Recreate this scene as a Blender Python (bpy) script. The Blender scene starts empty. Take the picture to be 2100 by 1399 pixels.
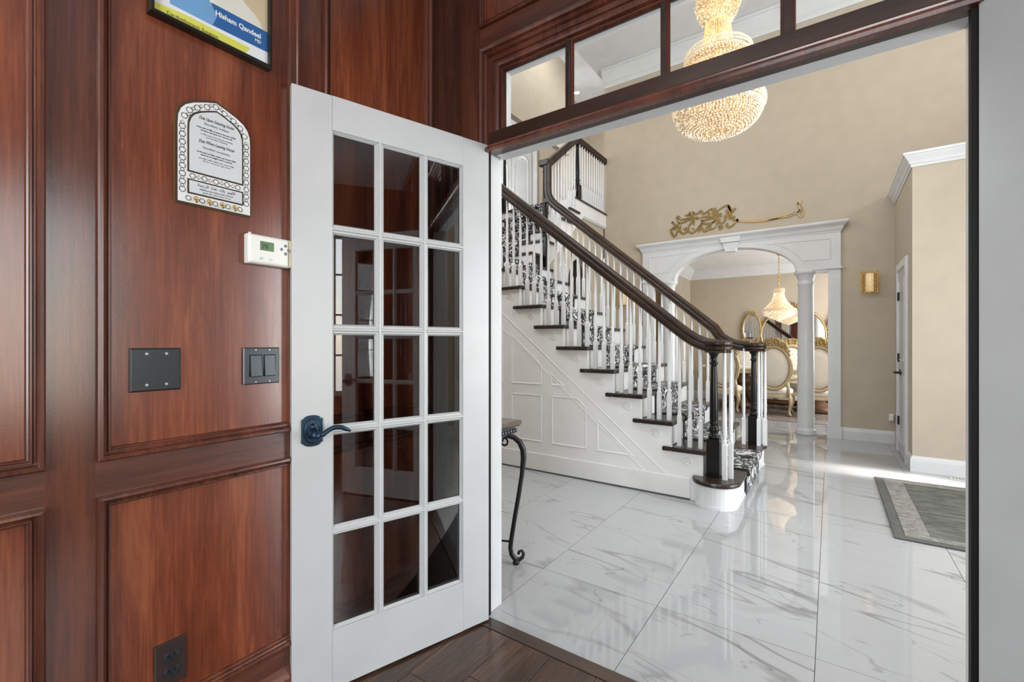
import bpy, math, random
from mathutils import Matrix, Vector
random.seed(7)
R = math.radians
SC = bpy.context.scene
COL = SC.collection

# ------------------------------------------------------------------ camera
cam_d = bpy.data.cameras.new('camera')
cam_d.sensor_width = 36.0
cam_d.lens = 933.0 / 2100.0 * 36.0
cam_d.shift_y = 3.5 / 2100.0
cam_d.clip_start = 0.05
cam = bpy.data.objects.new('camera', cam_d)
cam.location = (0, 0, 1.19)
cam.rotation_euler = (R(90), 0, R(35))
COL.objects.link(cam)
SC.camera = cam

# ------------------------------------------------------------------ world, daylight, exposure
world = bpy.data.worlds.new('world')
SC.world = world
world.use_nodes = True
wn = world.node_tree.nodes
sky = wn.new('ShaderNodeTexSky')
sky.sky_type = 'NISHITA'
sky.sun_disc = False
sky.sun_elevation = R(35)
sky.sun_rotation = R(90)
world.node_tree.links.new(sky.outputs['Color'], wn['Background'].inputs['Color'])
wn['Background'].inputs['Strength'].default_value = 0.25

def area_light(name, loc, aim, sx, sy, power, color=(1, 1, 1), spread=180):
    ld = bpy.data.lights.new(name, 'AREA')
    ld.shape = 'RECTANGLE'
    ld.size, ld.size_y = sx, sy
    ld.energy = power
    ld.color = color
    ld.spread = R(spread)
    o = bpy.data.objects.new(name, ld)
    o.location = loc
    d = Vector(aim)
    o.rotation_euler = d.to_track_quat('-Z', 'Y').to_euler()
    COL.objects.link(o)
    return o

DAY = (0.90, 0.955, 1.0)
WARM = (1.0, 0.93, 0.84)
# daylight through windows out of view, plus added fills that have no window
area_light('daylight_office_side', (2.42, 0.60, 1.50), (-1, 0, 0), 1.30, 1.80, 29, DAY)
area_light('daylight_office_rear', (0.20, -2.72, 1.55), (0.05, 1, 0), 2.20, 1.90, 175, DAY)
area_light('daylight_entry', (2.70, 3.65, 1.35), (-1, -0.15, 0.12), 2.40, 2.30, 190, DAY)
area_light('added_entry_fill', (2.72, 3.90, 4.15), (-1, 0, 1.1), 3.40, 2.00, 235, DAY)  # added fill aimed up at the foyer ceiling, no window behind it
area_light('added_front_fill', (-0.3, 1.71, 4.55), (0.1, 1, -0.75), 3.0, 1.1, 120, DAY)  # added fill for far wall and stair side, front wall has no opening
area_light('added_hall_fill', (-6.95, 7.0, 4.8), (1, 0.1, 0.2), 1.6, 1.6, 90, DAY)  # added light brightening the upper hall door, no window there
area_light('added_corridor_fill', (-3.06, 8.2, 5.0), (-1, 0, 0.2), 1.4, 1.6, 40, DAY)  # added unseen light for the corridor ceiling, wall behind it is solid
area_light('added_stair_fill', (-3.16, 4.6, 5.95), (-1, 0, 0.25), 4.6, 0.4, 40, DAY)  # added unseen strip brightening the raised stair ceiling
area_light('sun_in_sidelight', (2.58, 5.24, 1.15), (-1, 0.02, -0.62), 0.16, 0.75, 6.0, (1, 0.96, 0.9), 12)
area_light('daylight_dining', (1.92, 8.9, 1.5), (-1, 0, 0), 1.6, 1.6, 125, DAY)
area_light('daylight_stair', (-4.62, 2.7, 4.2), (1, 0.4, -0.1), 1.4, 2.2, 110, DAY)
# added downward fill lights under the ceilings, without fixtures
def down_fill(x, y, z, power, size=0.14):
    area_light('added_ceiling_fill', (x, y, z), (0, 0, -1), size, size, power, WARM, 170)
for x, y in ((-0.7, -0.6), (0.9, -0.6), (-0.7, -1.9), (0.9, -1.9)):
    down_fill(x, y, 2.93, 5)
for x, y in ((1.4, 2.6), (1.4, 5.6), (-2.3, 2.6), (-2.3, 5.6)):
    down_fill(x, y, 5.58, 3)
for x, y in ((-3.5, 4.6), (-3.5, 6.6), (-3.75, 8.3), (-5.3, 6.9)):
    down_fill(x, y, 6.31, 4, 0.4)
for x, y in ((0.85, 7.8), (0.85, 9.9)):
    down_fill(x, y, 2.76, 18)

vs = SC.view_settings
vs.view_transform = 'Standard'
vs.look = 'None'
vs.exposure = 0.0
vs.gamma = 1.0
vs.use_curve_mapping = False

# ------------------------------------------------------------------ materials
def srgb(r, g, b):
    f = lambda c: (c / 255 / 12.92) if c <= 10 else (((c / 255) + 0.055) / 1.055) ** 2.4
    return (f(r), f(g), f(b), 1)

class NT:
    """small node-tree helper"""
    def __init__(s, name):
        s.m = bpy.data.materials.new(name)
        s.m.use_nodes = True
        s.t = s.m.node_tree
        s.b = s.t.nodes['Principled BSDF']
        s.out = s.t.nodes['Material Output']
    def n(s, kind, **kw):
        nd = s.t.nodes.new('ShaderNode' + kind)
        for k, v in kw.items():
            if k in nd.inputs: nd.inputs[k].default_value = v
            else: setattr(nd, k, v)
        return nd
    def l(s, a, b): s.t.links.new(a, b)
    def set(s, **kw):
        for k, v in kw.items(): s.b.inputs[k.replace('_', ' ')].default_value = v
    def coord(s, scale, rot=(0, 0, 0), jitter=True):
        tc = s.n('TexCoord')
        mp = s.n('Mapping')
        mp.inputs['Scale'].default_value = scale
        mp.inputs['Rotation'].default_value = rot
        if jitter:
            oi = s.n('ObjectInfo')
            mu = s.n('Math', operation='MULTIPLY'); mu.inputs[1].default_value = 37.0
            s.l(oi.outputs['Random'], mu.inputs[0])
            s.l(mu.outputs[0], mp.inputs['Location'])
        s.l(tc.outputs['Object'], mp.inputs['Vector'])
        return mp.outputs['Vector']
    def ramp(s, fac, stops, interp='LINEAR'):
        r = s.n('ValToRGB')
        r.color_ramp.interpolation = interp
        while len(r.color_ramp.elements) < len(stops): r.color_ramp.elements.new(0.5)
        for e, (p, c) in zip(r.color_ramp.elements, stops): e.position, e.color = p, c
        s.l(fac, r.inputs['Fac'])
        return r.outputs['Color']
    def bump(s, h, strength, dist=0.002):
        b = s.n('Bump'); b.inputs['Strength'].default_value = strength
        b.inputs['Distance'].default_value = dist
        s.l(h, b.inputs['Height']); s.l(b.outputs['Normal'], s.b.inputs['Normal'])

def plain(name, col, rough=0.5, metal=0.0, bump=None, coat=0.0, spec=0.5):
    t = NT(name)
    t.set(Roughness=rough, Metallic=metal, Coat_Weight=coat)
    t.b.inputs['Specular IOR Level'].default_value = spec
    v = t.coord((1, 1, 1), jitter=True)
    nz = t.n('TexNoise', Scale=6.0, Detail=3.0); t.l(v, nz.inputs['Vector'])
    c2 = tuple(min(1, c * 0.93) for c in col[:3]) + (1,)
    t.l(t.ramp(nz.outputs['Fac'], [(0.3, col), (0.7, c2)]), t.b.inputs['Base Color'])
    if bump:
        n2 = t.n('TexNoise', Scale=bump[0], Detail=2.0); t.l(v, n2.inputs['Vector'])
        t.bump(n2.outputs['Fac'], bump[1], 0.001)
    return t.m

def wood(name, cols, axis='Z', rough=0.3, coat=0.3, fine=1.0, spec=0.5):
    """grain running along the given axis of the object's space"""
    t = NT(name)
    long, cross = 0.55, 5.5
    sc = {'X': (long, cross, cross), 'Y': (cross, long, cross), 'Z': (cross, cross, long)}[axis]
    v = t.coord(sc)
    n1 = t.n('TexNoise', Scale=1.6, Detail=5.0, Roughness=0.6, Distortion=0.9); t.l(v, n1.inputs['Vector'])
    wv = t.n('TexNoise', Scale=9.0, Detail=4.0, Roughness=0.7, Distortion=1.6); t.l(v, wv.inputs['Vector'])
    sf = tuple(a * (26 if a == cross else 9) for a in sc)
    v2 = t.coord(sf)
    n2 = t.n('TexNoise', Scale=1.0, Detail=2.0); t.l(v2, n2.inputs['Vector'])
    mx = t.n('Math', operation='MULTIPLY_ADD'); mx.inputs[1].default_value = 0.35
    t.l(wv.outputs['Fac'], mx.inputs[0]); t.l(n1.outputs['Fac'], mx.inputs[2])
    m2 = t.n('Math', operation='MULTIPLY_ADD'); m2.inputs[1].default_value = 0.30 * fine
    t.l(n2.outputs['Fac'], m2.inputs[0]); t.l(mx.outputs[0], m2.inputs[2])
    t.l(t.ramp(m2.outputs[0], [(0.52 + 0.15 * (fine - 1), cols[0]), (0.82 + 0.15 * (fine - 1), cols[1]), (1.0, cols[2])]), t.b.inputs['Base Color'])
    t.set(Roughness=rough, Coat_Weight=coat, Coat_Roughness=0.2)
    t.b.inputs['Specular IOR Level'].default_value = spec
    vb = t.coord((1, 1, 1))
    n3 = t.n('TexNoise', Scale=260.0, Detail=1.0); t.l(vb, n3.inputs['Vector'])
    t.bump(n3.outputs['Fac'], 0.08, 0.001)
    return t.m

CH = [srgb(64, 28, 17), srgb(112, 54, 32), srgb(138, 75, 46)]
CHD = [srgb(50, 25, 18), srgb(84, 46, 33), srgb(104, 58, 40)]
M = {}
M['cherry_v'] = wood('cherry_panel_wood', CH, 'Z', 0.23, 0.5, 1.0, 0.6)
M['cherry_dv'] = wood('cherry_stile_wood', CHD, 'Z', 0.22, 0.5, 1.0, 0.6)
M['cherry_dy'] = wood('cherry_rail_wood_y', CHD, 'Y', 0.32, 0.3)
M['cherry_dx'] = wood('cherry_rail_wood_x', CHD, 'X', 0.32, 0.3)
M['cherry_m'] = wood('cherry_moulding_wood', [srgb(50, 22, 15), srgb(88, 46, 32), srgb(110, 60, 42)], 'Z', 0.26, 0.4)
M['frame_brown'] = wood('transom_brown_wood', [srgb(30, 17, 11), srgb(50, 31, 23), srgb(64, 41, 31)], 'X', 0.3, 0.2)
M['rail_wood'] = wood('dark_handrail_wood', [srgb(26, 17, 12), srgb(46, 32, 23), srgb(60, 42, 30)], 'X', 0.36, 0.05, 1.0, 0.3)
M['newel_wood'] = wood('dark_newel_wood', [srgb(10, 8, 8), srgb(17, 14, 14), srgb(24, 19, 18)], 'Z', 0.25, 0.0, 1.0, 0.3)
M['tread_wood'] = wood('dark_tread_wood', [srgb(26, 18, 15), srgb(40, 29, 25), srgb(50, 38, 32)], 'Y', 0.26, 0.1, 1.0, 0.4)
M['floor_wood'] = wood('dark_plank_wood', [srgb(44, 29, 22), srgb(72, 50, 38), srgb(88, 62, 46)], 'Y', 0.22, 0.3, 1.6)
M['strip_wood'] = wood('dark_strip_wood', [srgb(48, 36, 30), srgb(70, 54, 45), srgb(80, 62, 52)], 'X', 0.3, 0.2, 1.4)
M['white'] = plain('white_satin_paint', srgb(214, 214, 214), 0.32, bump=(40, 0.02))
M['white_door'] = plain('white_door_paint', srgb(190, 190, 189), 0.3, bump=(60, 0.03))
M['white_wall'] = plain('white_wainscot_paint', srgb(226, 224, 222), 0.4)
M['ceiling'] = plain('white_ceiling_paint', srgb(228, 227, 228), 0.8)
M['beige'] = plain('beige_wall_paint', srgb(183, 170, 151), 0.6, bump=(120, 0.03))
M['black'] = plain('black_gap', srgb(16, 13, 12), 0.6, spec=0.2)
M['iron'] = plain('black_wrought_iron', srgb(30, 30, 32), 0.38, 0.3, bump=(50, 0.2))
M['bronze'] = plain('oil_rubbed_bronze', srgb(44, 66, 84), 0.32, 0.75)
M['hinge_black'] = plain('black_hinge_metal', srgb(26, 26, 26), 0.4, 0.4)
M['plate_black'] = plain('black_plate_plastic', srgb(44, 48, 52), 0.28, 0.2)
M['plate_dark'] = plain('dark_rocker_plastic', srgb(58, 64, 70), 0.3)
M['outlet_brown'] = plain('brown_outlet_plate', srgb(52, 38, 34), 0.35)
M['outlet_black'] = plain('black_outlet_face', srgb(40, 42, 46), 0.25)
M['screw'] = plain('steel_screw', srgb(170, 172, 175), 0.3, 0.9)
M['grout'] = plain('grey_grout', srgb(132, 130, 128), 0.8)
M['gold'] = plain('antique_gold_leaf', srgb(178, 150, 104), 0.4, 0.4, bump=(90, 0.5))
M['gold_pale'] = plain('pale_champagne_gold', srgb(206, 188, 152), 0.4, 0.3, bump=(90, 0.4))
M['gold_sign'] = plain('brushed_gold_metal', srgb(134, 108, 56), 0.4, 0.45)
M['brass'] = plain('polished_brass', srgb(212, 178, 104), 0.22, 0.9)
M['cream'] = plain('cream_upholstery', srgb(232, 224, 210), 0.8, bump=(200, 0.1))
M['thermo'] = plain('ivory_plastic', srgb(232, 230, 222), 0.4)
M['thermo_cap'] = plain('olive_plastic', srgb(186, 178, 150), 0.4)
M['lcd'] = plain('green_display', srgb(88, 116, 70), 0.2)
M['ink'] = plain('dark_ink', srgb(44, 40, 38), 0.6)
M['ink_grey'] = plain('grey_ink', srgb(120, 122, 124), 0.6)
M['sign_white'] = plain('white_acrylic', srgb(226, 226, 224), 0.12, coat=0.5)
M['sign_inner'] = plain('pale_grey_acrylic', srgb(206, 208, 210), 0.12, coat=0.5)
M['mirror_brown'] = plain('bronze_mirror_edge', srgb(104, 92, 78), 0.15, 0.7)
M['print_white'] = plain('print_white', srgb(228, 228, 230), 0.15)
M['print_blue'] = plain('print_blue', srgb(44, 96, 156), 0.15)
M['print_sky'] = plain('print_light_blue', srgb(112, 160, 204), 0.15)
M['print_yellow'] = plain('print_yellow', srgb(212, 212, 92), 0.15)
M['print_coat'] = plain('print_coat', srgb(222, 218, 208), 0.15)
M['print_tan'] = plain('print_tan', srgb(204, 184, 150), 0.15)
M['frame_black'] = plain('black_frame', srgb(28, 28, 22), 0.25)
M['table_top'] = wood('bronze_brown_top', [srgb(70, 58, 50), srgb(98, 84, 74), srgb(116, 100, 88)], 'X', 0.25, 0.4)
M['pewter'] = plain('carved_pewter', srgb(92, 94, 96), 0.4, 0.6, bump=(70, 0.9))
M['cabinet'] = wood('brown_cabinet_wood', [srgb(70, 52, 32), srgb(104, 80, 52), srgb(120, 94, 62)], 'Z', 0.35, 0.2)
M['carved'] = plain('carved_dark_bronze', srgb(112, 84, 62), 0.4, 0.3, bump=(45, 1.0))
M['vent'] = plain('white_vent_metal', srgb(210, 208, 205), 0.4)
M['porcelain'] = plain('white_porcelain', srgb(236, 234, 230), 0.15)

def marble(name):
    t = NT(name)
    v = t.coord((1, 1, 1), rot=(0, 0, R(12)))
    # soft cloud
    st = t.n('Mapping'); st.inputs['Scale'].default_value = (0.38, 1.7, 1); t.l(v, st.inputs['Vector'])
    def vein(scale, width, distort, col, detail=4.0):
        nz = t.n('TexNoise', Scale=scale, Detail=detail, Roughness=0.55, Distortion=distort)
        t.l(st.outputs['Vector'], nz.inputs['Vector'])
        a = t.n('Math', operation='SUBTRACT'); a.inputs[1].default_value = 0.5; t.l(nz.outputs['Fac'], a.inputs[0])
        b = t.n('Math', operation='ABSOLUTE'); t.l(a.outputs[0], b.inputs[0])
        r = t.n('MapRange'); r.inputs['From Min'].default_value = 0.0; r.inputs['From Max'].default_value = width
        r.inputs['To Min'].default_value = 1.0; r.inputs['To Max'].default_value = 0.0
        t.l(b.outputs[0], r.inputs['Value'])
        return r.outputs['Result']
    msk = t.n('TexNoise', Scale=1.3, Detail=2.0); t.l(v, msk.inputs['Vector'])
    mr = t.n('MapRange'); mr.inputs['From Min'].default_value = 0.36; mr.inputs['From Max'].default_value = 0.60
    t.l(msk.outputs['Fac'], mr.inputs['Value'])
    v1 = vein(0.95, 0.011, 0.3, None, 3.5)
    v2 = vein(1.7, 0.0045, 0.35, None, 3.5)
    v3 = vein(0.6, 0.07, 0.5, None, 2.0)
    m1 = t.n('Math', operation='MULTIPLY'); t.l(v1, m1.inputs[0]); t.l(mr.outputs['Result'], m1.inputs[1])
    m3 = t.n('Math', operation='MULTIPLY'); t.l(v3, m3.inputs[0]); m3.inputs[1].default_value = 0.05
    m2 = t.n('Math', operation='MULTIPLY'); t.l(v2, m2.inputs[0]); m2.inputs[1].default_value = 0.55
    a1 = t.n('Math', operation='MULTIPLY_ADD'); t.l(m1.outputs[0], a1.inputs[0]); a1.inputs[1].default_value = 0.95; t.l(m2.outputs[0], a1.inputs[2])
    a2 = t.n('Math', operation='ADD', use_clamp=True); t.l(a1.outputs[0], a2.inputs[0]); t.l(m3.outputs[0], a2.inputs[1])
    t.l(t.ramp(a2.outputs[0], [(0.0, srgb(168, 169, 170)), (0.9, srgb(132, 131, 130)), (1.0, srgb(122, 120, 119))]), t.b.inputs['Base Color'])
    t.set(Roughness=0.025)
    t.b.inputs['Specular IOR Level'].default_value = 0.7
    return t.m
M['marble'] = marble('white_veined_marble')

def carpet():
    t = NT('damask_runner_carpet')
    v = t.coord((1, 1, 1), jitter=False)
    nz = t.n('TexNoise', Scale=4.6, Detail=1.0, Distortion=2.8); t.l(v, nz.inputs['Vector'])
    n2 = t.n('TexNoise', Scale=11.0, Detail=1.5, Distortion=1.8); t.l(v, n2.inputs['Vector'])
    mx = t.n('Math', operation='MULTIPLY_ADD'); mx.inputs[1].default_value = 0.4
    t.l(n2.outputs['Fac'], mx.inputs[0]); t.l(nz.outputs['Fac'], mx.inputs[2])
    k, g, w, s = srgb(26, 26, 28), srgb(120, 120, 124), srgb(206, 204, 202), srgb(70, 68, 68)
    t.l(t.ramp(mx.outputs[0], [(0.0, k), (0.60, k), (0.625, w), (0.68, g), (0.71, k), (0.80, k), (0.83, w)], 'LINEAR'), t.b.inputs['Base Color'])
    t.set(Roughness=0.95)
    n3 = t.n('TexNoise', Scale=400.0); t.l(v, n3.inputs['Vector'])
    t.bump(n3.outputs['Fac'], 0.5, 0.003)
    return t.m
M['carpet'] = carpet()
M['carpet_edge'] = plain('black_carpet_edge', srgb(40, 40, 44), 0.95)

def rugmat(name, stops, sx, sy, scale=8.0):
    t = NT(name)
    v = t.coord((sx, sy, 1))
    nz = t.n('TexNoise', Scale=scale, Detail=5.0, Distortion=0.8, Roughness=0.65); t.l(v, nz.inputs['Vector'])
    t.l(t.ramp(nz.outputs['Fac'], stops), t.b.inputs['Base Color'])
    t.set(Roughness=0.95)
    n3 = t.n('TexNoise', Scale=300.0); t.l(v, n3.inputs['Vector'])
    t.bump(n3.outputs['Fac'], 0.6, 0.004)
    return t.m
M['rug_field'] = rugmat('grey_green_rug_field', [(0.32, srgb(62, 63, 58)), (0.5, srgb(90, 90, 83)), (0.68, srgb(116, 115, 107))], 1.0, 3.2)
M['rug_band'] = rugmat('pale_rug_band', [(0.35, srgb(100, 98, 93)), (0.65, srgb(148, 146, 139))], 1.6, 2.6, 14.0)
M['rug_edge'] = rugmat('dark_rug_border', [(0.3, srgb(74, 73, 70)), (0.7, srgb(98, 97, 93))], 2.0, 2.0)
M['rug_dining'] = rugmat('brown_patterned_rug', [(0.36, srgb(70, 54, 48)), (0.48, srgb(150, 134, 124)), (0.55, srgb(92, 74, 70)), (0.66, srgb(190, 178, 168))], 1.5, 1.5, 5.0)

def pane_glass(name, tint=(1, 1, 1, 1), ior=1.5):
    t = NT(name)
    tr = t.n('BsdfTransparent'); tr.inputs['Color'].default_value = tint
    gl = t.n('BsdfGlossy'); gl.inputs['Roughness'].default_value = 0.0
    fr = t.n('Fresnel'); fr.inputs['IOR'].default_value = ior
    mx = t.n('MixShader')
    t.l(fr.outputs[0], mx.inputs[0]); t.l(tr.outputs[0], mx.inputs[1]); t.l(gl.outputs[0], mx.inputs[2])
    t.l(mx.outputs[0], t.out.inputs['Surface'])
    return t.m
M['glass'] = pane_glass('clear_pane_glass', (0.97, 0.98, 0.98, 1), 1.7)
M['glass_thin'] = pane_glass('clear_transom_glass', (0.98, 0.99, 0.99, 1), 1.3)

def mirror():
    t = NT('silver_mirror'); t.set(Metallic=1.0, Roughness=0.02)
    t.b.inputs['Base Color'].default_value = (0.86, 0.86, 0.85, 1)
    return t.m
M['mirror'] = mirror()

def crystal(name, base, emis, strength, dark=0.15):
    t = NT(name)
    v = t.coord((1, 1, 1))
    nz = t.n('TexNoise', Scale=55.0, Detail=2.0); t.l(v, nz.inputs['Vector'])
    t.set(Roughness=0.08, Metallic=0.0)
    t.b.inputs['Base Color'].default_value = base
    t.b.inputs['Emission Color'].default_value = emis
    r = t.n('MapRange'); r.inputs['From Min'].default_value = 0.42; r.inputs['From Max'].default_value = 0.62
    r.inputs['To Min'].default_value = strength * dark; r.inputs['To Max'].default_value = strength
    t.l(nz.outputs['Fac'], r.inputs['Value'])
    t.l(r.outputs['Result'], t.b.inputs['Emission Strength'])  # noisy emission puts the bulbs' glow and sparkle into beads and linings
    return t.m
M['crystal'] = crystal('lit_crystal_beads', srgb(190, 168, 130), (1.0, 0.90, 0.70, 1), 0.70, 0.0)
M['crystal_bright'] = crystal('bright_crystal_beads', srgb(226, 212, 184), (1.0, 0.93, 0.78, 1), 0.9, 0.06)
M['crystal_gold'] = crystal('amber_lit_crystal', srgb(220, 180, 120), (1.0, 0.66, 0.32, 1), 0.7, 0.12)
M['crystal_rim'] = crystal('pale_crystal_rim', srgb(214, 196, 168), (1.0, 0.86, 0.66, 1), 0.26, 0.6)
M['bead_gold'] = crystal('gold_crystal_beads', srgb(190, 150, 80), (1.0, 0.72, 0.34, 1), 0.2, 0.0)
def emitter(name, col, st):
    t = NT(name); t.b.inputs['Emission Color'].default_value = col; t.b.inputs['Emission Strength'].default_value = st
    return t.m
M['bulb'] = emitter('warm_bulb', (1.0, 0.82, 0.55, 1), 14.0)
M['lamp_disc'] = emitter('recessed_lamp_lens', (1.0, 0.9, 0.75, 1), 12.0)
M['core'] = emitter('sconce_core_glow', (1.0, 0.74, 0.36, 1), 0.55)

# ------------------------------------------------------------------ mesh helpers
class MB:
    def __init__(s): s.v, s.f = [], []
    def add(s, vs, fs):
        o = len(s.v); s.v += [tuple(p) for p in vs]; s.f += [tuple(i + o for i in f) for f in fs]; return s
    def box(s, x0, y0, z0, x1, y1, z1):
        if x0 > x1: x0, x1 = x1, x0
        if y0 > y1: y0, y1 = y1, y0
        if z0 > z1: z0, z1 = z1, z0
        return s.add([(x0, y0, z0), (x1, y0, z0), (x1, y1, z0), (x0, y1, z0), (x0, y0, z1), (x1, y0, z1), (x1, y1, z1), (x0, y1, z1)],
                     [(0, 3, 2, 1), (4, 5, 6, 7), (0, 1, 5, 4), (1, 2, 6, 5), (2, 3, 7, 6), (3, 0, 4, 7)])
    def prism(s, poly, mp, h0, h1):
        """poly of (u,v); mp(u,v,h) -> point"""
        n = len(poly)
        vs = [mp(u, v, h0) for u, v in poly] + [mp(u, v, h1) for u, v in poly]
        fs = [tuple(range(n))[::-1], tuple(range(n, 2 * n))] + [(i, (i + 1) % n, n + (i + 1) % n, n + i) for i in range(n)]
        return s.add(vs, fs)
    def flat(s, poly, mp, h): return s.add([mp(u, v, h) for u, v in poly], [tuple(range(len(poly)))])
    def rings(s, rings, closed_ends=True, wrap=False):
        n = len(rings[0]); vs = [p for r in rings for p in r]; fs = []
        m = len(rings)
        for i in range(m if wrap else m - 1):
            a, b = i * n, ((i + 1) % m) * n
            for j in range(n): fs.append((a + j, a + (j + 1) % n, b + (j + 1) % n, b + j))
        if closed_ends and not wrap: fs += [tuple(range(n))[::-1], tuple(range((m - 1) * n, m * n))]
        return s.add(vs, fs)
    def lathe(s, prof, c=(0, 0, 0), n=20, sx=1, sy=1):
        return s.rings([[(c[0] + r * sx * math.cos(2 * math.pi * k / n), c[1] + r * sy * math.sin(2 * math.pi * k / n), c[2] + z) for k in range(n)] for r, z in prof])
    def tube(s, pts, r, n=8, flat=1.0, wrap=False, up=None):
        P = [Vector(p) for p in pts]; rings = []
        m = len(P)
        last = None
        for i, p in enumerate(P):
            a = P[(i - 1) % m] if (i > 0 or wrap) else p
            b = P[(i + 1) % m] if (i < m - 1 or wrap) else p
            t = (b - a)
            if t.length < 1e-9: t = Vector((0, 0, 1))
            t.normalize()
            ref = Vector(up) if up else (last if last is not None else (Vector((0, 0, 1)) if abs(t.z) < 0.9 else Vector((1, 0, 0))))
            x = ref - t * ref.dot(t)
            if x.length < 1e-6: x = t.orthogonal()
            x.normalize(); y = t.cross(x); last = x
            rr = r[i] if isinstance(r, (list, tuple)) else r
            rings.append([p + x * (rr * math.cos(2 * math.pi * k / n)) + y * (rr * flat * math.sin(2 * math.pi * k / n)) for k in range(n)])
        return s.rings(rings, wrap=wrap)
    def sweep(s, pts, prof, side):
        """profile (side, up) carried along a path; side is a fixed vector"""
        P = [Vector(p) for p in pts]; S = Vector(side); rings = []
        for i, p in enumerate(P):
            t1 = (P[i] - P[i - 1]).normalized() if i > 0 else (P[1] - P[0]).normalized()
            t2 = (P[i + 1] - P[i]).normalized() if i < len(P) - 1 else t1
            t = (t1 + t2).normalized(); u = S.cross(t) ; k = 1.0 / max(0.5, t.dot(t1))
            if i == 0: sg = -1.0 if u.z < 0 else 1.0
            u = u.normalized() * sg
            rings.append([p + S * a + u * (b * k) for a, b in prof])
        return s.rings(rings)
    def mould(s, path, prof, z0=0.0, closed=False, sgn=1.0):
        """plan path of (x,y); profile of (out, dz); offset to the right of travel times sgn"""
        n = len(path); P = [Vector((p[0], p[1], 0)) for p in path]; mit = []
        for i in range(n):
            d1 = (P[i] - P[i - 1]) if (i > 0 or closed) else (P[1] - P[0])
            d2 = (P[(i + 1) % n] - P[i]) if (i < n - 1 or closed) else d1
            d1.normalize(); d2.normalize()
            n1 = Vector((d1.y, -d1.x, 0)); n2 = Vector((d2.y, -d2.x, 0))
            m = (n1 + n2); m.normalize(); mit.append(m / max(0.3, m.dot(n1)))
        rings = [[P[i] + mit[i] * (o * sgn) + Vector((0, 0, z0 + dz)) for o, dz in prof] for i in range(n)]
        return s.rings(rings, wrap=closed)
    def frame(s, poly, prof, mp, closed=True):
        """rings of a polygon inset step by step: profile of (inset, height); polygon counter-clockwise"""
        n = len(poly); rings = []
        P = [Vector((u, v)) for u, v in poly]
        mit = []
        for i in range(n):
            d1 = (P[i] - P[i - 1]).normalized(); d2 = (P[(i + 1) % n] - P[i]).normalized()
            n1 = Vector((-d1.y, d1.x)); n2 = Vector((-d2.y, d2.x)); m = (n1 + n2).normalized()
            mit.append(m / max(0.3, m.dot(n1)))
        for ins, h in prof: rings.append([mp(*(P[i] + mit[i] * ins), h) for i in range(n)])
        vs = [p for r in rings for p in r]; fs = []
        for a in range(len(rings) - 1):
            for j in range(n): fs.append((a * n + j, a * n + (j + 1) % n, (a + 1) * n + (j + 1) % n, (a + 1) * n + j))
        return s.add(vs, fs)
    def bead(s, c, r, sz=1.0):
        x, y, z = c
        return s.add([(x + r, y, z), (x - r, y, z), (x, y + r, z), (x, y - r, z), (x, y, z + r * sz), (x, y, z - r * sz)],
                     [(0, 2, 4), (2, 1, 4), (1, 3, 4), (3, 0, 4), (2, 0, 5), (1, 2, 5), (3, 1, 5), (0, 3, 5)])
    def ball(s, c, r, n=10, m=6, sx=1, sy=1, sz=1):
        return s.rings([[(c[0] + r * sx * math.sin(math.pi * (i + .03) / (m + .06)) * math.cos(2 * math.pi * k / n), c[1] + r * sy * math.sin(math.pi * (i + .03) / (m + .06)) * math.sin(2 * math.pi * k / n), c[2] - r * sz * math.cos(math.pi * (i + .03) / (m + .06))) for k in range(n)] for i in range(m + 1)])
    def mesh(s, name, mat, smooth=False):
        me = bpy.data.meshes.new(name)
        me.from_pydata(s.v, [], s.f); me.update()
        if mat: me.materials.append(mat)
        import bmesh
        b = bmesh.new(); b.from_mesh(me)
        bmesh.ops.recalc_face_normals(b, faces=b.faces); b.to_mesh(me); b.free()
        if smooth: me.polygons.foreach_set('use_smooth', [True] * len(me.polygons)); me.update()
        return me
    def build(s, name, mat, parent=None, smooth=False, bevel=0, seg=2, kind=None, label=None, angle=None):
        me = s.mesh(name, mat, smooth)
        return put(name, me, parent, bevel, seg, kind, label)

def put(name, me, parent=None, bevel=0, seg=2, kind=None, label=None):
    o = bpy.data.objects.new(name, me); COL.objects.link(o)
    if parent is not None:
        o.parent = parent
        o.matrix_parent_inverse = parent_mat(parent).inverted()
    if bevel:
        md = o.modifiers.new('bevel', 'BEVEL'); md.width = bevel; md.segments = seg; md.limit_method = 'ANGLE'; md.angle_limit = R(40)
        md.harden_normals = False
    if kind: o['kind'] = kind
    if label: o['label'] = label
    return o

def parent_mat(o):
    m = o.matrix_basis.copy()
    if o.parent is not None: m = parent_mat(o.parent) @ o.matrix_parent_inverse @ m
    return m

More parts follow.
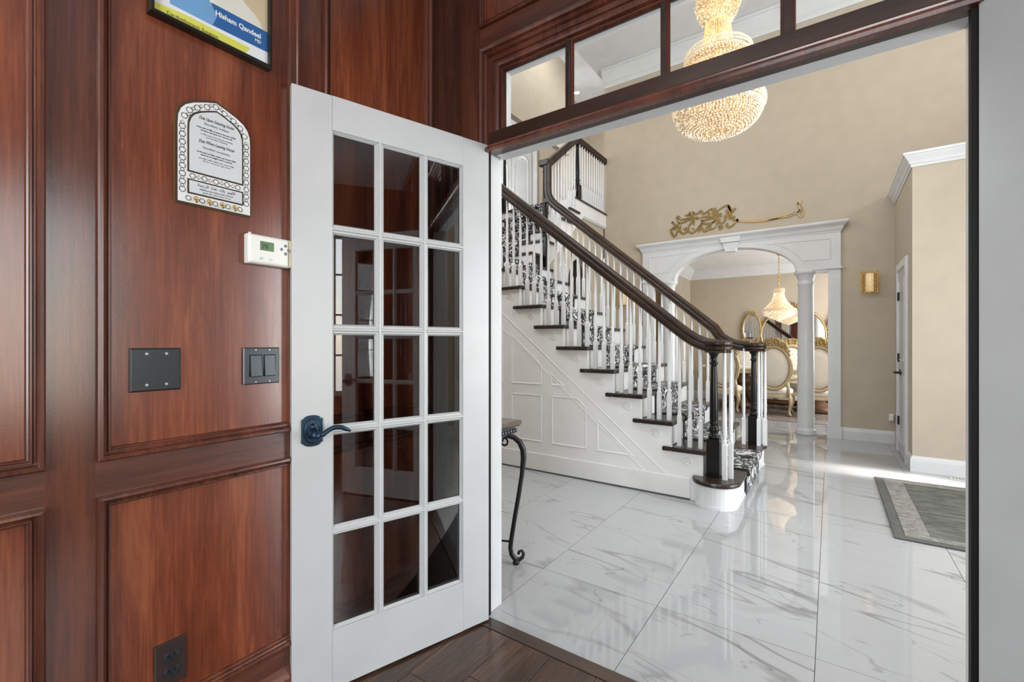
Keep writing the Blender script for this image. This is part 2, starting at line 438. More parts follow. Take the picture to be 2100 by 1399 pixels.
def tag(o, label, cat, group=None):
    o['label'] = label; o['category'] = cat
    if group: o['group'] = group
    return o
def thing(name, label, cat, loc=(0, 0, 0), group=None):
    o = bpy.data.objects.new(name, None); o.empty_display_size = 0.05
    o.location = loc; COL.objects.link(o)
    return tag(o, label, cat, group)
def struct(name, mb, mat, bevel=0, smooth=False):
    return mb.build(name, mat, None, smooth, bevel, kind='structure')
def group_empty(name):
    o = bpy.data.objects.new(name, None); COL.objects.link(o); o['kind'] = 'structure'; return o
def dup(root, loc, rotz=0.0, label=None, group=None):
    r = root.copy(); COL.objects.link(r); r.location = loc; r.rotation_euler = (0, 0, rotz)
    if label: r['label'] = label
    if group: r['group'] = group
    for ch in list(root.children):
        c = ch.copy(); COL.objects.link(c); c.parent = r
        for g in list(ch.children):
            d = g.copy(); COL.objects.link(d); d.parent = c
    return r
def text(name, body, size, mat, parent, origin, xa, ya, align='LEFT', extrude=0.0003, bold=0.0, sx=1.0):
    cu = bpy.data.curves.new(name, 'FONT'); cu.body = body; cu.size = size; cu.align_x = align
    cu.extrude = extrude; cu.offset = bold; cu.resolution_u = 2
    o = bpy.data.objects.new(name + '_src', cu); COL.objects.link(o)
    dg = bpy.context.evaluated_depsgraph_get()
    me = bpy.data.meshes.new_from_object(o.evaluated_get(dg))
    bpy.data.objects.remove(o)
    X, Y = Vector(xa), Vector(ya); Z = X.cross(Y); O = Vector(origin)
    for v in me.vertices:
        c = v.co.copy(); v.co = O + X * (c.x * sx) + Y * c.y + Z * c.z
    me.materials.clear(); me.materials.append(mat)
    return put(name, me, parent)

# plane maps: u, v, height -> point
LW = lambda u, v, h: (-1.45 + h, u, v)          # office side wall, u = y
DW = lambda u, v, h: (u, 1.54 - h, v)           # wall with the double door, u = x
FW = lambda u, v, h: (u, 6.97 - h, v)           # far foyer wall
SW = lambda u, v, h: (u, 3.60 - h, v)           # side of the stairs
def rect(u0, u1, v0, v1): return [(u0, v0), (u1, v0), (u1, v1), (u0, v1)]

# ================================================================== SETTING: the panelled office
PM = [(0, 0.0), (0.0005, 0.013), (0.004, 0.0165), (0.010, 0.017), (0.0135, 0.013), (0.016, 0.006), (0.020, 0.004), (0.0215, 0.008), (0.0245, 0.008), (0.026, 0.001), (0.029, -0.001), (0.031, -0.010)]

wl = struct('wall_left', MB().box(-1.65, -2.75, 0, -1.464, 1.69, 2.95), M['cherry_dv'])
cols = [(-2.36, -1.86), (-1.775, -1.27), (-1.18, -0.945), (-0.86, -0.36), (-0.275, 0.236), (0.323, 0.831), (0.921, 1.443)]
ROWS = [(0.205, 0.818), (0.902, 2.80)]
edges = [-2.65] + [e for c in cols for e in c] + [1.54]
for i in range(0, len(edges), 2):                     # stiles
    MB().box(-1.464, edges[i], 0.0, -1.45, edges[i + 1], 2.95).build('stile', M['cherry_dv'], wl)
for (a, b) in cols:
    for (z0, z1) in ((0.0, ROWS[0][0]), (ROWS[0][1], ROWS[1][0]), (ROWS[1][1], 2.95)):
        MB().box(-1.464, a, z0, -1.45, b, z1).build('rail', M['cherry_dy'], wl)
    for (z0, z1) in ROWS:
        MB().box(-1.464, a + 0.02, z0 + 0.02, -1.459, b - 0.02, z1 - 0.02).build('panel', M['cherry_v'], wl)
        MB().frame(rect(a, b, z0, z1), PM, LW).build('panel_moulding', M['cherry_m'], wl)
BB = [(0.0, 0.0), (0.016, 0.0), (0.016, 0.105), (0.013, 0.115), (0.008, 0.122), (0.006, 0.135), (0.0, 0.14)]
struct('baseboard_left', MB().mould([(-1.45, -2.65), (-1.45, 1.54)], BB), M['cherry_dy'])

# wall with the double door
wf = MB()
wf.box(-1.65, 1.555, 0, -1.24, 1.67, 5.6); wf.box(0.32, 1.555, 0, 2.75, 1.67, 5.6); wf.box(-1.24, 1.555, 2.45, 0.32, 1.67, 5.6)
wf.box(-4.7, 1.555, 0, -1.65, 1.67, 6.4)
wf = struct('wall_front', wf, M['beige'])
ucols = [(-1.246, -0.515), (-0.425, 0.31), (0.43, 1.05), (1.14, 1.76), (1.85, 2.25)]
MB().box(-1.45, 1.54, 0, -1.246, 1.556, 2.95).build('stile', M['cherry_dv'], wf)
MB().box(-0.515, 1.54, 2.548, -0.425, 1.556, 2.95).build('stile', M['cherry_dv'], wf)
MB().box(0.31, 1.54, 0, 0.43, 1.556, 2.95).build('stile', M['cherry_dv'], wf)
MB().box(-1.246, 1.54, 2.44, 0.31, 1.556, 2.548).build('rail', M['cherry_dx'], wf)
MB().box(-1.246, 1.54, 2.82, 0.31, 1.556, 2.95).build('rail', M['cherry_dx'], wf)
for a, b in ucols[2:]:
    MB().box(b, 1.54, 0, min(b + 0.09, 2.3), 1.556, 2.95).build('stile', M['cherry_dv'], wf)
    for z0, z1 in ((0.0, 0.205), (0.818, 0.902), (2.80, 2.95)): MB().box(a, 1.54, z0, b, 1.556, z1).build('rail', M['cherry_dx'], wf)
for k, (a, b) in enumerate(ucols):
    for z0, z1 in ([(2.548, 2.82)] if k < 2 else ROWS):
        MB().box(a + 0.02, 1.549, z0 + 0.02, b - 0.02, 1.5555, z1 - 0.02).build('panel', M['cherry_v'], wf)
        MB().frame(rect(a, b, z0, z1), PM, DW).build('panel_moulding', M['cherry_m'], wf)

# rear and side walls of the office with their windows
def holed(axis, c0, c1, a0, a1, z0, z1, hole):
    m = MB(); h0, h1, hz0, hz1 = hole
    B = (lambda p, q, r, s: m.box(c0, p, r, c1, q, s)) if axis == 'X' else (lambda p, q, r, s: m.box(p, c0, r, q, c1, s))
    B(a0, h0, z0, z1); B(h1, a1, z0, z1)
    if hz0 > z0: B(h0, h1, z0, hz0)
    if hz1 < z1: B(h0, h1, hz1, z1)
    return m
def window(name, axis, c, a0, a1, z0, z1, nx, nz, mat, depth=0.03):
    w = group_empty(name)
    P = lambda p, q, r, s, d=depth: (MB().box(c - d / 2, p, r, c + d / 2, q, s) if axis == 'X' else MB().box(p, c - d / 2, r, q, c + d / 2, s))
    f = 0.05
    for r in ((a0, a0 + f, z0, z1), (a1 - f, a1, z0, z1), (a0 + f, a1 - f, z0, z0 + f), (a0 + f, a1 - f, z1 - f, z1)): P(*r).build('window_frame', mat, w)
    for i in range(1, nx):
        u = a0 + (a1 - a0) * i / nx; P(u - 0.011, u + 0.011, z0 + f, z1 - f, 0.02).build('muntin', mat, w)
    for j in range(1, nz):
        u = z0 + (z1 - z0) * j / nz; P(a0 + f, a1 - f, u - 0.011, u + 0.011, 0.018).build('muntin', mat, w)
    P(a0 + f, a1 - f, z0 + f, z1 - f, 0.004).build('pane', M['glass_thin'], w)
    return w
struct('wall_right', holed('X', 2.3, 2.44, -2.75, 1.54, 0, 2.95, (-0.05, 1.25, 0.6, 2.4)), M['cherry_v'])
struct('wall_back', holed('Y', -2.75, -2.65, -1.45, 2.3, 0, 2.95, (-0.7, 1.5, 0.6, 2.5)), M['cherry_v'])
window('window_1', 'X', 2.36, -0.05, 1.25, 0.6, 2.4, 3, 4, M['white'])
window('window_2', 'Y', -2.69, -0.7, 1.5, 0.6, 2.5, 4, 4, M['white'])
struct('ceiling', MB().box(-1.65, -2.75, 2.95, 2.44, 1.56, 3.05), M['ceiling'])

# office floor of dark planks
fl = struct('floor', MB().box(-1.45, -2.65, -0.05, 2.3, 1.555, -0.012), M['black'])
PW = 0.188
x = -1.058 - PW * 3
k = 0
while x < 2.3:
    x0, x1 = max(x, -1.45), min(x + PW, 2.3)
    ends = [1.497, 1.243 - (0 if abs(x + 1.058) < 0.01 else random.uniform(0.05, 0.9))]
    while ends[-1] > -2.4: ends.append(max(-2.65, ends[-1] - random.uniform(0.8, 1.3)))
    if ends[-1] > -2.65: ends[-1] = -2.65
    for a, b in zip(ends[1:], ends):
        if x1 - x0 > 0.01: MB().box(x0 + 0.0009, a + 0.0009, -0.012, x1 - 0.0009, b - 0.0009, 0.0).build('plank', M['floor_wood'], fl, bevel=0.0012, seg=1)
    x += PW
struct('trim_1', MB().box(-1.24, 1.499, -0.012, 0.32, 1.558, 0.003), M['strip_wood'], bevel=0.002)

# ------------------------------------------------------------------ door opening: jambs, transom
jb = group_empty('trim_2')
MB().box(-1.245, 1.562, 0, -1.228, 1.672, 2.05).build('jamb', M['white'], jb, bevel=0.002)
MB().box(0.292, 1.562, 0, 0.325, 1.672, 2.05).build('jamb', M['white'], jb, bevel=0.002)
MB().box(-1.212, 1.598, 2.018, 0.292, 1.672, 2.05).build('head_jamb', M['white'], jb, bevel=0.002)
MB().box(-1.245, 1.538, 0.012, -1.205, 1.562, 2.04).build('door_stop', M['black'], jb)  # black colour stands in for the shaded gap between door and jamb
MB().box(0.278, 1.536, 0.004, 0.325, 1.562, 2.04).build('door_stop', M['black'], jb)
sd = MB(); sd.box(-1.24, 1.538, 2.022, 0.32, 1.60, 2.09)
sd.build('transom_bar', M['frame_brown'], jb, bevel=0.003)
MB().mould([(0.32, 1.552), (-1.205, 1.552)], [(0.012, 0.002), (0.017, -0.003), (0.018, -0.008), (0.012, -0.0125), (0.002, -0.014), (-0.02, -0.014), (-0.02, 0.002)], 2.022, sgn=-1).build('bar_moulding', M['frame_brown'], jb)
MB().box(-1.212, 1.575, 2.012, 0.292, 1.598, 2.023).build('head_stop', M['frame_brown'], jb)

tr = group_empty('window_3')
TP = [(0.0, 0.0), (0.001, 0.026), (0.010, 0.030), (0.020, 0.026), (0.023, 0.016), (0.030, 0.018), (0.036, 0.012), (0.040, 0.0), (0.058, -0.002), (0.060, -0.010), (0.070, -0.012), (0.078, -0.016), (0.084, -0.03), (0.092, -0.034)]
TX0, TX1, TZ0, TZ1 = -1.238, 0.335, 1.997, 2.449
MB().frame(rect(TX0, TX1, TZ0, TZ1), TP, DW).build('transom_casing', M['cherry_m'], tr)
gx0, gx1, gz0, gz1 = TX0 + 0.092, TX1 - 0.092, 2.087, TZ1 - 0.092
MB().frame(rect(gx0 - 0.09, gx1 + 0.09, gz0 - 0.06, gz1 + 0.09), [(0, -0.055), (0.09, -0.055), (0.09, -0.070), (0.06, -0.131), (0.0, -0.131)], lambda u, v, h: DW(u, max(v, 2.03) if v > gz0 + 0.05 else min(v, 2.085), h)).build('outer_casing', M['white'], tr)
bars = [(-0.836, -0.819), (-0.471, -0.455), (-0.115, -0.092)]
for a, b in bars:
    m = MB().box(a, 1.550, gz0, b, 1.585, gz1)
    m.build('muntin', M['frame_brown'], tr, bevel=0.002)
    MB().box(a + 0.001, 1.585, gz0, b + 0.001, 1.592, gz1).build('muntin', M['white'], tr)
xs = [gx0] + [e for b in bars for e in b] + [gx1]
for i in range(0, 8, 2):
    MB().box(xs[i], 1.578, gz0, xs[i + 1], 1.581, gz1).build('pane', M['glass_thin'], tr)
    BD = [(0, -0.022), (0.003, -0.022), (0.006, -0.027), (0.009, -0.036)]
    MB().frame(rect(xs[i], xs[i + 1], gz0 - 0.006, gz1), BD, DW).build('glazing_bead', M['cherry_m'], tr)

# ================================================================== SETTING: foyer
ff = struct('foyer_floor', MB().box(-4.7, 1.558, -0.06, 2.75, 10.45, -0.006), M['grout'])
TX = [-0.047 + 0.5955 * k for k in range(-8, 6)]
TY = [1.56, 2.06, 3.65, 5.24, 6.83, 8.42, 10.01, 10.45]
TX = [max(-4.6, TX[0])] + TX[1:] 
for i in range(len(TX) - 1):
    for j in range(len(TY) - 1):
        if TX[i + 1] < -3.0 and TY[j] > 3.6: continue
        MB().box(TX[i] + 0.0013, TY[j] + 0.0013, -0.006, TX[i + 1] - 0.0013, TY[j + 1] - 0.0013, 0.0).build('tile', M['marble'], ff)

# far wall with the arched opening to the dining room
wfar = MB()
wfar.box(-3.03, 6.97, 0, -2.31, 7.10, 5.6); wfar.box(0.03, 6.97, 0, 2.75, 7.10, 5.6); wfar.box(-2.31, 6.97, 2.55, 0.03, 7.10, 5.6)
struct('wall_far', wfar, M['beige'])
CR = [(0, 0), (0.012, 0.0), (0.018, 0.03), (0.03, 0.05), (0.05, 0.075), (0.085, 0.13), (0.11, 0.17), (0.125, 0.19), (0.13, 0.215), (0.15, 0.225), (0.15, 0.26), (0, 0.26)]
struct('trim_3', MB().mould([(2.6, 6.97), (-3.03, 6.97)], CR, 5.335, sgn=-1), M['white'])
struct('wall_entry', holed('X', 2.6, 2.75, 1.6, 7.1, 0, 5.75, (2.42, 4.9, 0.0, 2.6)), M['beige'])
struct('trim_4', MB().box(2.57, 2.22, 0, 2.6, 2.42, 2.7).box(2.585, 4.9, 0, 2.6, 5.0, 2.7).box(2.585, 2.22, 2.6, 2.6, 5.0, 2.7), M['white'])
window('window_4', 'X', 2.66, 2.42, 4.9, 0.02, 2.6, 4, 4, M['white'])
struct('baseboard_entry', MB().box(2.585, 1.67, 0, 2.6, 2.22, 0.14), M['white'])
struct('foyer_ceiling', MB().box(-3.1, 1.56, 5.6, 2.75, 7.1, 5.72).box(-3.14, 1.56, 5.6, -3.1, 7.1, 6.4), M['ceiling'])
window('added_window_frame', 'Y', 1.685, -1.85, 1.25, 3.95, 5.15, 4, 2, M['white'])  # made-up frame on the solid wall, added with the front fill light
struct('stair_ceiling', MB().box(-7.1, 1.56, 6.33, -3.0, 9.5, 6.45), M['ceiling'])
ws = MB(); ws.box(-4.7, 1.6, 0, -4.6, 5.9, 3.0); ws.box(-4.7, 1.6, 5.4, -4.6, 5.9, 6.33); ws.box(-4.7, 1.6, 3.0, -4.6, 2.0, 5.4); ws.box(-4.7, 3.4, 3.0, -4.6, 5.9, 5.4)
ws.box(-7.0, 5.85, 3.28, -4.7, 5.9, 6.33); ws.box(-7.1, 5.85, 3.28, -7.0, 8.2, 6.33)
struct('wall_stair', ws, M['beige'])
window('window_5', 'X', -4.67, 2.0, 3.4, 3.0, 5.4, 2, 4, M['white'])
wu = MB(); wu.box(-7.0, 8.1, 3.28, -4.5, 8.2, 6.33); wu.box(-4.5, 8.1, 3.28, -4.45, 9.4, 6.33); wu.box(-4.5, 9.4, 3.28, -2.9, 9.5, 6.33); wu.box(-3.03, 7.1, 2.9, -2.9, 9.4, 6.33)
struct('wall_upper', wu, M['beige'])
struct('wall_header', MB().box(-4.1, 1.67, 4.7, -4.0, 7.6, 6.33), M['beige'])
up = MB(); up.box(-7.0, 5.905, 3.05, -3.02, 9.4, 3.262)
struct('upper_floor', up, M['white'])
struct('trim_5', MB().box(-7.0, 5.87, 3.262, -2.985, 9.4, 3.29), M['tread_wood'], bevel=0.008)

# wall under the balcony with an arched passage
P = lambda u, v, h: (-3.05 + h, u, v)
arch = [(6.5 - 0.375 + 0.375 * math.cos(a), 2.06 + 0.38 * math.sin(a)) for a in [math.pi * i / 14 for i in range(15)]]
ub = MB()
ub.prism([(5.12, 0), (5.75, 0), (5.75, 2.06)] + arch[::-1][1:-1] + [(6.5, 2.06), (6.5, 0), (6.97, 0), (6.97, 3.06), (6.15, 3.06), (5.12, 2.2)], P, -0.1, 0.0)
struct('wall_balcony', ub, M['beige'])
struct('wall_passage', MB().box(-4.6, 6.92, 0, -3.15, 6.97, 3.05).box(-4.6, 5.2, 0, -4.55, 6.97, 3.05), M['beige'])
struct('trim_6', MB().prism([(5.03, 2.05), (5.14, 2.2), (6.15, 3.07), (7.0, 3.07), (7.0, 3.262), (5.90, 3.262), (5.90, 3.06), (5.66, 3.06), (5.66, 2.87), (5.43, 2.87), (5.43, 2.68), (5.19, 2.68), (5.19, 2.48), (5.03, 2.48)], lambda u, v, h: (-3.05 + h, u, v), 0.0, 0.045), M['white_wall'])

# lower block with crown and a side door
struct('wall_block', MB().box(0.62, 5.58, 0, 2.6, 6.97, 2.86), M['beige'])
CB = [(0, 0), (0.008, 0.0), (0.012, 0.02), (0.022, 0.028), (0.03, 0.05), (0.055, 0.085), (0.062, 0.10), (0.07, 0.105), (0.07, 0.125), (0, 0.125)]
struct('trim_7', MB().mould([(0.62, 6.97), (0.62, 5.58), (2.6, 5.58)], CB, 2.815, sgn=1), M['white'])
BF = [(0, 0), (0.016, 0), (0.016, 0.105), (0.013, 0.112), (0.012, 0.125), (0.006, 0.132), (0.005, 0.142), (0, 0.145)]
struct('baseboard_far', MB().mould([(0.62, 6.97), (0.118, 6.97)], BF, sgn=-1), M['white'])
struct('baseboard_block', MB().mould([(0.62, 5.83), (0.62, 5.58), (2.6, 5.58)], BF, sgn=1), M['white'])
sdn = group_empty('door_1')
SX = lambda u, v, h: (0.62 - h, u, v)
for y0, y1, z0, z1 in ((5.83, 5.91, 0, 2.04), (6.53, 6.61, 0, 2.04), (5.91, 6.53, 1.96, 2.04)):
    MB().box(0.596, y0, z0, 0.62, y1, z1).build('casing', M['white'], sdn, bevel=0.004)
MB().box(0.608, 5.91, 0.01, 0.62, 6.53, 1.96).build('door_leaf', M['white_door'], sdn)
for z0, z1 in ((0.15, 0.85), (1.0, 1.86)):
    MB().frame(rect(6.0, 6.44, z0, z1), [(0, 0.012), (0.004, 0.018), (0.012, 0.014), (0.018, 0.010)], lambda u, v, h: (0.62 - h, u, v)).build('panel_moulding', M['white'], sdn)
for z in (0.353, 1.03, 1.69):
    MB().box(0.594, 6.41, z - 0.045, 0.609, 6.47, z + 0.045).build('hinge', M['hinge_black'], sdn)
MB().box(0.55, 6.22, 0.865, 0.608, 6.36, 0.885).box(0.6, 6.30, 0.85, 0.609, 6.36, 0.905).build('lever', M['hinge_black'], sdn)

# ------------------------------------------------------------------ arched surround between foyer and dining room
ar = group_empty('trim_8')
CXA, HWA, SPR, RISE = -1.14, 0.765, 2.115, 0.388
ac = [(CXA + HWA * math.cos(math.pi * i / 24), SPR + RISE * math.sin(math.pi * i / 24)) for i in range(25)]
poly = [(-2.385, SPR), (-2.385, 2.61), (0.103, 2.61), (0.103, SPR)] + ac
MB().prism(poly, FW, -0.13, 0.035).build('entablature', M['white'], ar)
EC = [(0.0, -0.02), (0.045, -0.02), (0.05, 0.0), (0.06, 0.012), (0.066, 0.03), (0.075, 0.05), (0.10, 0.075), (0.112, 0.083), (0.118, 0.10), (0.118, 0.115), (0, 0.115)]
MB().mould([(0.103, 6.97), (0.103, 6.935), (-2.385, 6.935), (-2.385, 6.97)], [(a - 0.04 if a > 0 else a, z) for a, z in EC], 2.585, sgn=-1).build('cornice', M['white'], ar)
# moulding along the arch edge
m = MB(); rr = []
for i in range(25):
    a = math.pi * i / 24; c, s_ = math.cos(a), math.sin(a)
    rr.append([FW(CXA + (HWA + d) * c, SPR + (RISE + d) * s_, h) for d, h in ((0, 0.03), (0, 0.042), (0.012, 0.044), (0.016, 0.035), (0.016, 0.03))])
m.rings(rr).build('arch_moulding', M['white'], ar)
K = [(-1.205, 2.455), (-1.075, 2.455), (-1.03, 2.60), (-1.25, 2.60)]
MB().prism(K, FW, -0.02, 0.062).prism([(-1.255, 2.585), (-1.025, 2.585), (-1.005, 2.665), (-1.275, 2.665)], FW, 0.02, 0.088).build('keystone', M['white'], ar, bevel=0.004)
FR = [(0, 0.0352), (0.004, 0.042), (0.012, 0.040), (0.016, 0.0352)]
def spandrel(s):
    pts = []
    ox = 0.103 - CXA - 0.10
    pts += [(ox, SPR + 0.12), (ox, 2.50)]
    arcp = [(x, z) for x, z in [((HWA + 0.10) * math.cos(math.pi * i / 24), SPR + (RISE + 0.09) * math.sin(math.pi * i / 24)) for i in range(12)] if SPR + 0.12 < z < 2.50]
    pts += [(0.42, 2.50)] + arcp[::-1] + [(arcp[0][0] + 0.03, SPR + 0.12)]
    q = [(CXA + s * x, z) for x, z in pts]
    return q if s > 0 else q[::-1]
for s in (1, -1):
    MB().frame(spandrel(s), FR, FW).build('panel_moulding', M['white'], ar)
    cx = CXA + s * 0.877
    MB().lathe([(0.118, 0), (0.118, 0.03), (0.112, 0.045), (0.116, 0.055), (0.104, 0.075), (0.097, 0.085), (0.0955, 0.11), (0.0955, 0.6), (0.092, 1.3), (0.087, 1.93), (0.094, 1.94), (0.097, 1.953), (0.089, 1.965), (0.088, 2.01), (0.095, 2.02), (0.103, 2.05), (0.118, 2.075), (0.132, 2.085), (0.132, SPR)], (cx, 7.035, 0), 32).build('column', M['white'], ar, smooth=True)
    px = 0.038 if s > 0 else -2.318
    p = MB().box(px - 0.065, 6.94, 0.15, px + 0.065, 7.13, SPR)
    p.box(px - 0.078, 6.93, 0, px + 0.078, 7.14, 0.15)
    for j in range(4): p.box(px - 0.045 + j * 0.026, 6.934, 0.22, px - 0.033 + j * 0.026, 6.941, 2.0)
    p.build('pilaster', M['white'], ar)
    p = MB().box(px - 0.08, 6.915, SPR - 0.003, px + 0.08, 7.14, SPR + 0.024); p.build('impost', M['white'], ar)
    a, b = sorted((cx + s * 0.1, px - s * 0.066))
    MB().box(a, 6.948, SPR - 0.03, b, 7.12, SPR + 0.01).build('lintel', M['white'], ar)

# dining room shell
struct('dining_ceiling', MB().box(-2.63, 7.1, 2.78, 2.1, 10.55, 2.88), M['ceiling'])
struct('wall_dining', MB().box(-2.63, 7.1, 0, -2.53, 10.55, 2.78).box(-2.53, 10.45, 0, 2.0, 10.55, 2.78), M['beige'])
struct('wall_dining_window', holed('X', 2.0, 2.1, 7.1, 10.55, 0, 2.78, (8.1, 9.7, 0.7, 2.3)), M['beige'])
window('window_6', 'X', 1.97 + 0.08, 8.1, 9.7, 0.7, 2.3, 3, 4, M['white'])
DC = [(a * 0.85, z * 0.85) for a, z in CR]
struct('trim_9', MB().mould([(-2.53, 7.1), (-2.53, 10.45), (2.0, 10.45), (2.0, 7.1)], DC, 2.78 - 0.221, sgn=1), M['white'])
struct('baseboard_dining', MB().mould([(-2.53, 7.1), (-2.53, 10.45), (2.0, 10.45)], BF, sgn=1), M['white'])

# white arched double door of the upper hall
dd = group_empty('door_2')
UW = lambda u, v, h: (u, 8.1 - h, v)
MB().prism(rect(-6.30, -5.02, 3.29, 5.62), UW, 0.0, 0.03).build('casing', M['white'], dd)
for a, b in ((-6.17, -5.66), (-5.65, -5.14)):
    MB().prism(rect(a, b, 3.30, 5.45), UW, 0.03, 0.045).build('door_leaf', M['white_door'], dd)
    c = (a + b) / 2; hw = (b - a) / 2 - 0.07
    MB().frame(rect(a + 0.07, b - 0.07, 3.46, 3.72), [(0, 0.045), (0.008, 0.055), (0.02, 0.05), (0.03, 0.045)], UW).build('panel_moulding', M['white'], dd)
    pp = [(c - hw, 3.84), (c + hw, 3.84)] + [(c + hw * math.cos(math.pi * i / 12), 4.95 + hw * 1.1 * math.sin(math.pi * i / 12)) for i in range(13)]
    MB().frame(pp, [(0, 0.045), (0.008, 0.056), (0.02, 0.05), (0.03, 0.045)], UW).build('panel_moulding', M['white'], dd)
pd = [(-6.34, 5.62), (-4.98, 5.62)] + [(-5.66 + 0.68 * math.cos(math.pi * i / 16), 5.72 + 0.33 * math.sin(math.pi * i / 16)) for i in range(17)]
MB().prism(pd, UW, 0.0, 0.05).build('pediment', M['white'], dd)
m = MB(); m.tube([UW(-5.66 + 0.68 * math.cos(math.pi * i / 16), 5.72 + 0.33 * math.sin(math.pi * i / 16), 0.05) for i in range(17)], 0.03, 8); m.build('pediment_moulding', M['white'], dd, smooth=True)

# ================================================================== STAIRCASE
st = thing('staircase', 'white and dark brown staircase with spindles and curved handrails rising from the marble foyer', 'staircase', (-1.6, 4.3, 0))
RZ, RN = 0.193, 0.2362
NX = lambda k: -0.755 - RN * (k - 2)          # nosing of tread k, lower flight
NY = lambda k: 5.90 - RN * (17 - k)           # nosing of tread k, upper flight
Y0, Y1 = 3.60, 5.07
# starting step
def bull(off, r):
    pts = [(-0.69 + (0.165 + off) * math.cos(a), 3.605 + (0.165 + off) * math.sin(a)) for a in [math.pi + math.pi * i / 16 for i in range(17)]]
    pts += [(-0.525 + off, 4.93), (-0.505 + off, 5.04), (-0.60, 5.11 + off), (-0.77, 5.14 + off), (-0.86, 5.13 + off), (-0.86 - off * 0.5, 3.7)]
    return pts
XY = lambda u, v, h: (u, v, h)
MB().prism(bull(0.0, 0), XY, RZ - 0.034, RZ).build('tread', M['tread_wood'], st, bevel=0.012, seg=3)
MB().prism(bull(-0.026, 0), XY, 0.0, RZ - 0.034).build('riser', M['white'], st, smooth=False)
MB().prism(bull(-0.018, 0), XY, 0.0, 0.022).build('shoe_moulding', M['white'], st)
for k in range(2, 11):
    z = RZ * k; x = NX(k)
    t = MB().box(x - RN - 0.02, Y0 - 0.032, z - 0.034, x, Y1 + 0.032, z)
    t.box(x - 0.322, Y0 - 0.032, z - 0.034, x - RN - 0.02, Y0 - 0.001, z)
    t.box(x - 0.322, Y1 + 0.001, z - 0.034, x - RN - 0.02, Y1 + 0.032, z)
    t.build('tread', M['tread_wood'], st, bevel=0.009, seg=2)
for k in range(2, 12):
    x = NX(k) - 0.026
    MB().box(x - 0.018, Y0 + 0.03, RZ * (k - 1), x, Y1 - 0.03, RZ * k - 0.034).build('riser', M['white'], st)
# sides of the lower flight
prof = [(NX(2) - 0.026, 0.0)]
for k in range(2, 12):
    prof += [(NX(k) - 0.026, RZ * (k - 1)), (NX(k) - 0.026, RZ * k - 0.034)]
prof += [(-4.6, RZ * 11 - 0.034), (-4.6, 0.0)]
side = lambda y: (lambda u, v, h: (u, y + h, v))
MB().prism(prof, side(Y0), 0.0, 0.03).build('stringer_wall', M['white_wall'], st)
MB().prism(prof, side(Y1 - 0.03), 0.0, 0.03).build('stringer_wall', M['white_wall'], st)
# wainscot on the side: raised bands, recessed panels
WM = [(0, 0.0), (0.002, 0.004), (0.007, 0.004), (0.015, 0.001), (0.017, 0.0)]
pans = [[(-2.53, 0.80), (-2.185, 0.80), (-2.185, 0.985), (-2.53, 1.275)], [(-2.092, 0.80), (-1.945, 0.80), (-2.092, 0.92)],
        [(-2.53, 0.27), (-2.185, 0.27), (-2.185, 0.705), (-2.53, 0.705)], [(-2.082, 0.268), (-1.732, 0.268), (-1.732, 0.625), (-1.825, 0.705), (-2.082, 0.705)],
        [(-1.636, 0.266), (-1.312, 0.266), (-1.636, 0.54)], [(-3.0, 0.27), (-2.63, 0.27), (-2.63, 0.705), (-3.0, 0.705)], [(-3.0, 0.80), (-2.63, 0.80), (-2.63, 1.36), (-3.0, 1.66)]]
for q in pans: MB().frame(q, WM, SW).build('wainscot_moulding', M['white_wall'], st)
bd = lambda pts, w, h: MB().tube([SW(u, v, h) for u, v in pts], w, 6)
bd([(-3.2, 1.95), (-1.02, 0.14)], 0.0045, 0.0).build('skirt_bead', M['white_wall'], st)
bd([(-3.2, 1.80), (-1.06, 0.03)], 0.0035, 0.0).build('skirt_bead', M['white_wall'], st)
MB().box(-4.6, Y0 - 0.012, 0, -0.87, Y0, 0.165).build('base_board', M['white_wall'], st, bevel=0.004)
MB().box(-4.6, Y0 - 0.016, 0.0, -0.87, Y0 - 0.012, 0.012).build('shoe_moulding', M['pewter'], st)
# scroll brackets under each tread end
for k in range(2, 10):
    cx, cz = NX(k) - 0.13, RZ * k - 0.105
    pts = []
    for i in range(24):
        a = R(200) - i * R(24); rr = 0.038 * (1 - i / 27.0)
        pts.append(SW(cx + rr * math.cos(a), cz + rr * math.sin(a), 0.0035))
    lead = [SW(cx - 0.15 + 0.023 * i, cz + 0.03 - 0.002 * i - 0.012 * math.sin(i * 0.9), 0.003) for i in range(4)]
    MB().tube(pts, [0.0036] * 24, 6).build('scroll_bracket', M['white_wall'], st, smooth=True)
# landing and upper flight
MB().box(-4.58, Y0, RZ * 11 - 0.2, NX(11) - 0.03, 5.07, RZ * 11 - 0.034).build('landing', M['white'], st)
MB().box(-4.58, Y0 - 0.03, RZ * 11 - 0.034, NX(11), 5.07, RZ * 11).build('tread', M['tread_wood'], st, bevel=0.009)
for k in range(12, 17):
    z = RZ * k; y = NY(k)
    t = MB().box(-4.50, y, z - 0.034, -3.012, y + RN + 0.02, z)
    t.box(-3.012, max(y, 5.10), z - 0.034, -2.972, y + 0.322, z)
    t.build('tread', M['tread_wood'], st, bevel=0.009)
for k in range(12, 18):
    y = NY(k) + 0.026
    MB().box(-4.48, y, RZ * (k - 1), -3.03, y + 0.018, RZ * k - 0.034).build('riser', M['white'], st)
MB().prism([(4.75, 2.12), (4.75, 2.62), (5.9, 3.55), (5.9, 2.9), (5.2, 2.12)], lambda u, v, h: (-4.5 + h, u, v), -0.03, 0.0).build('wall_skirt', M['white'], st)
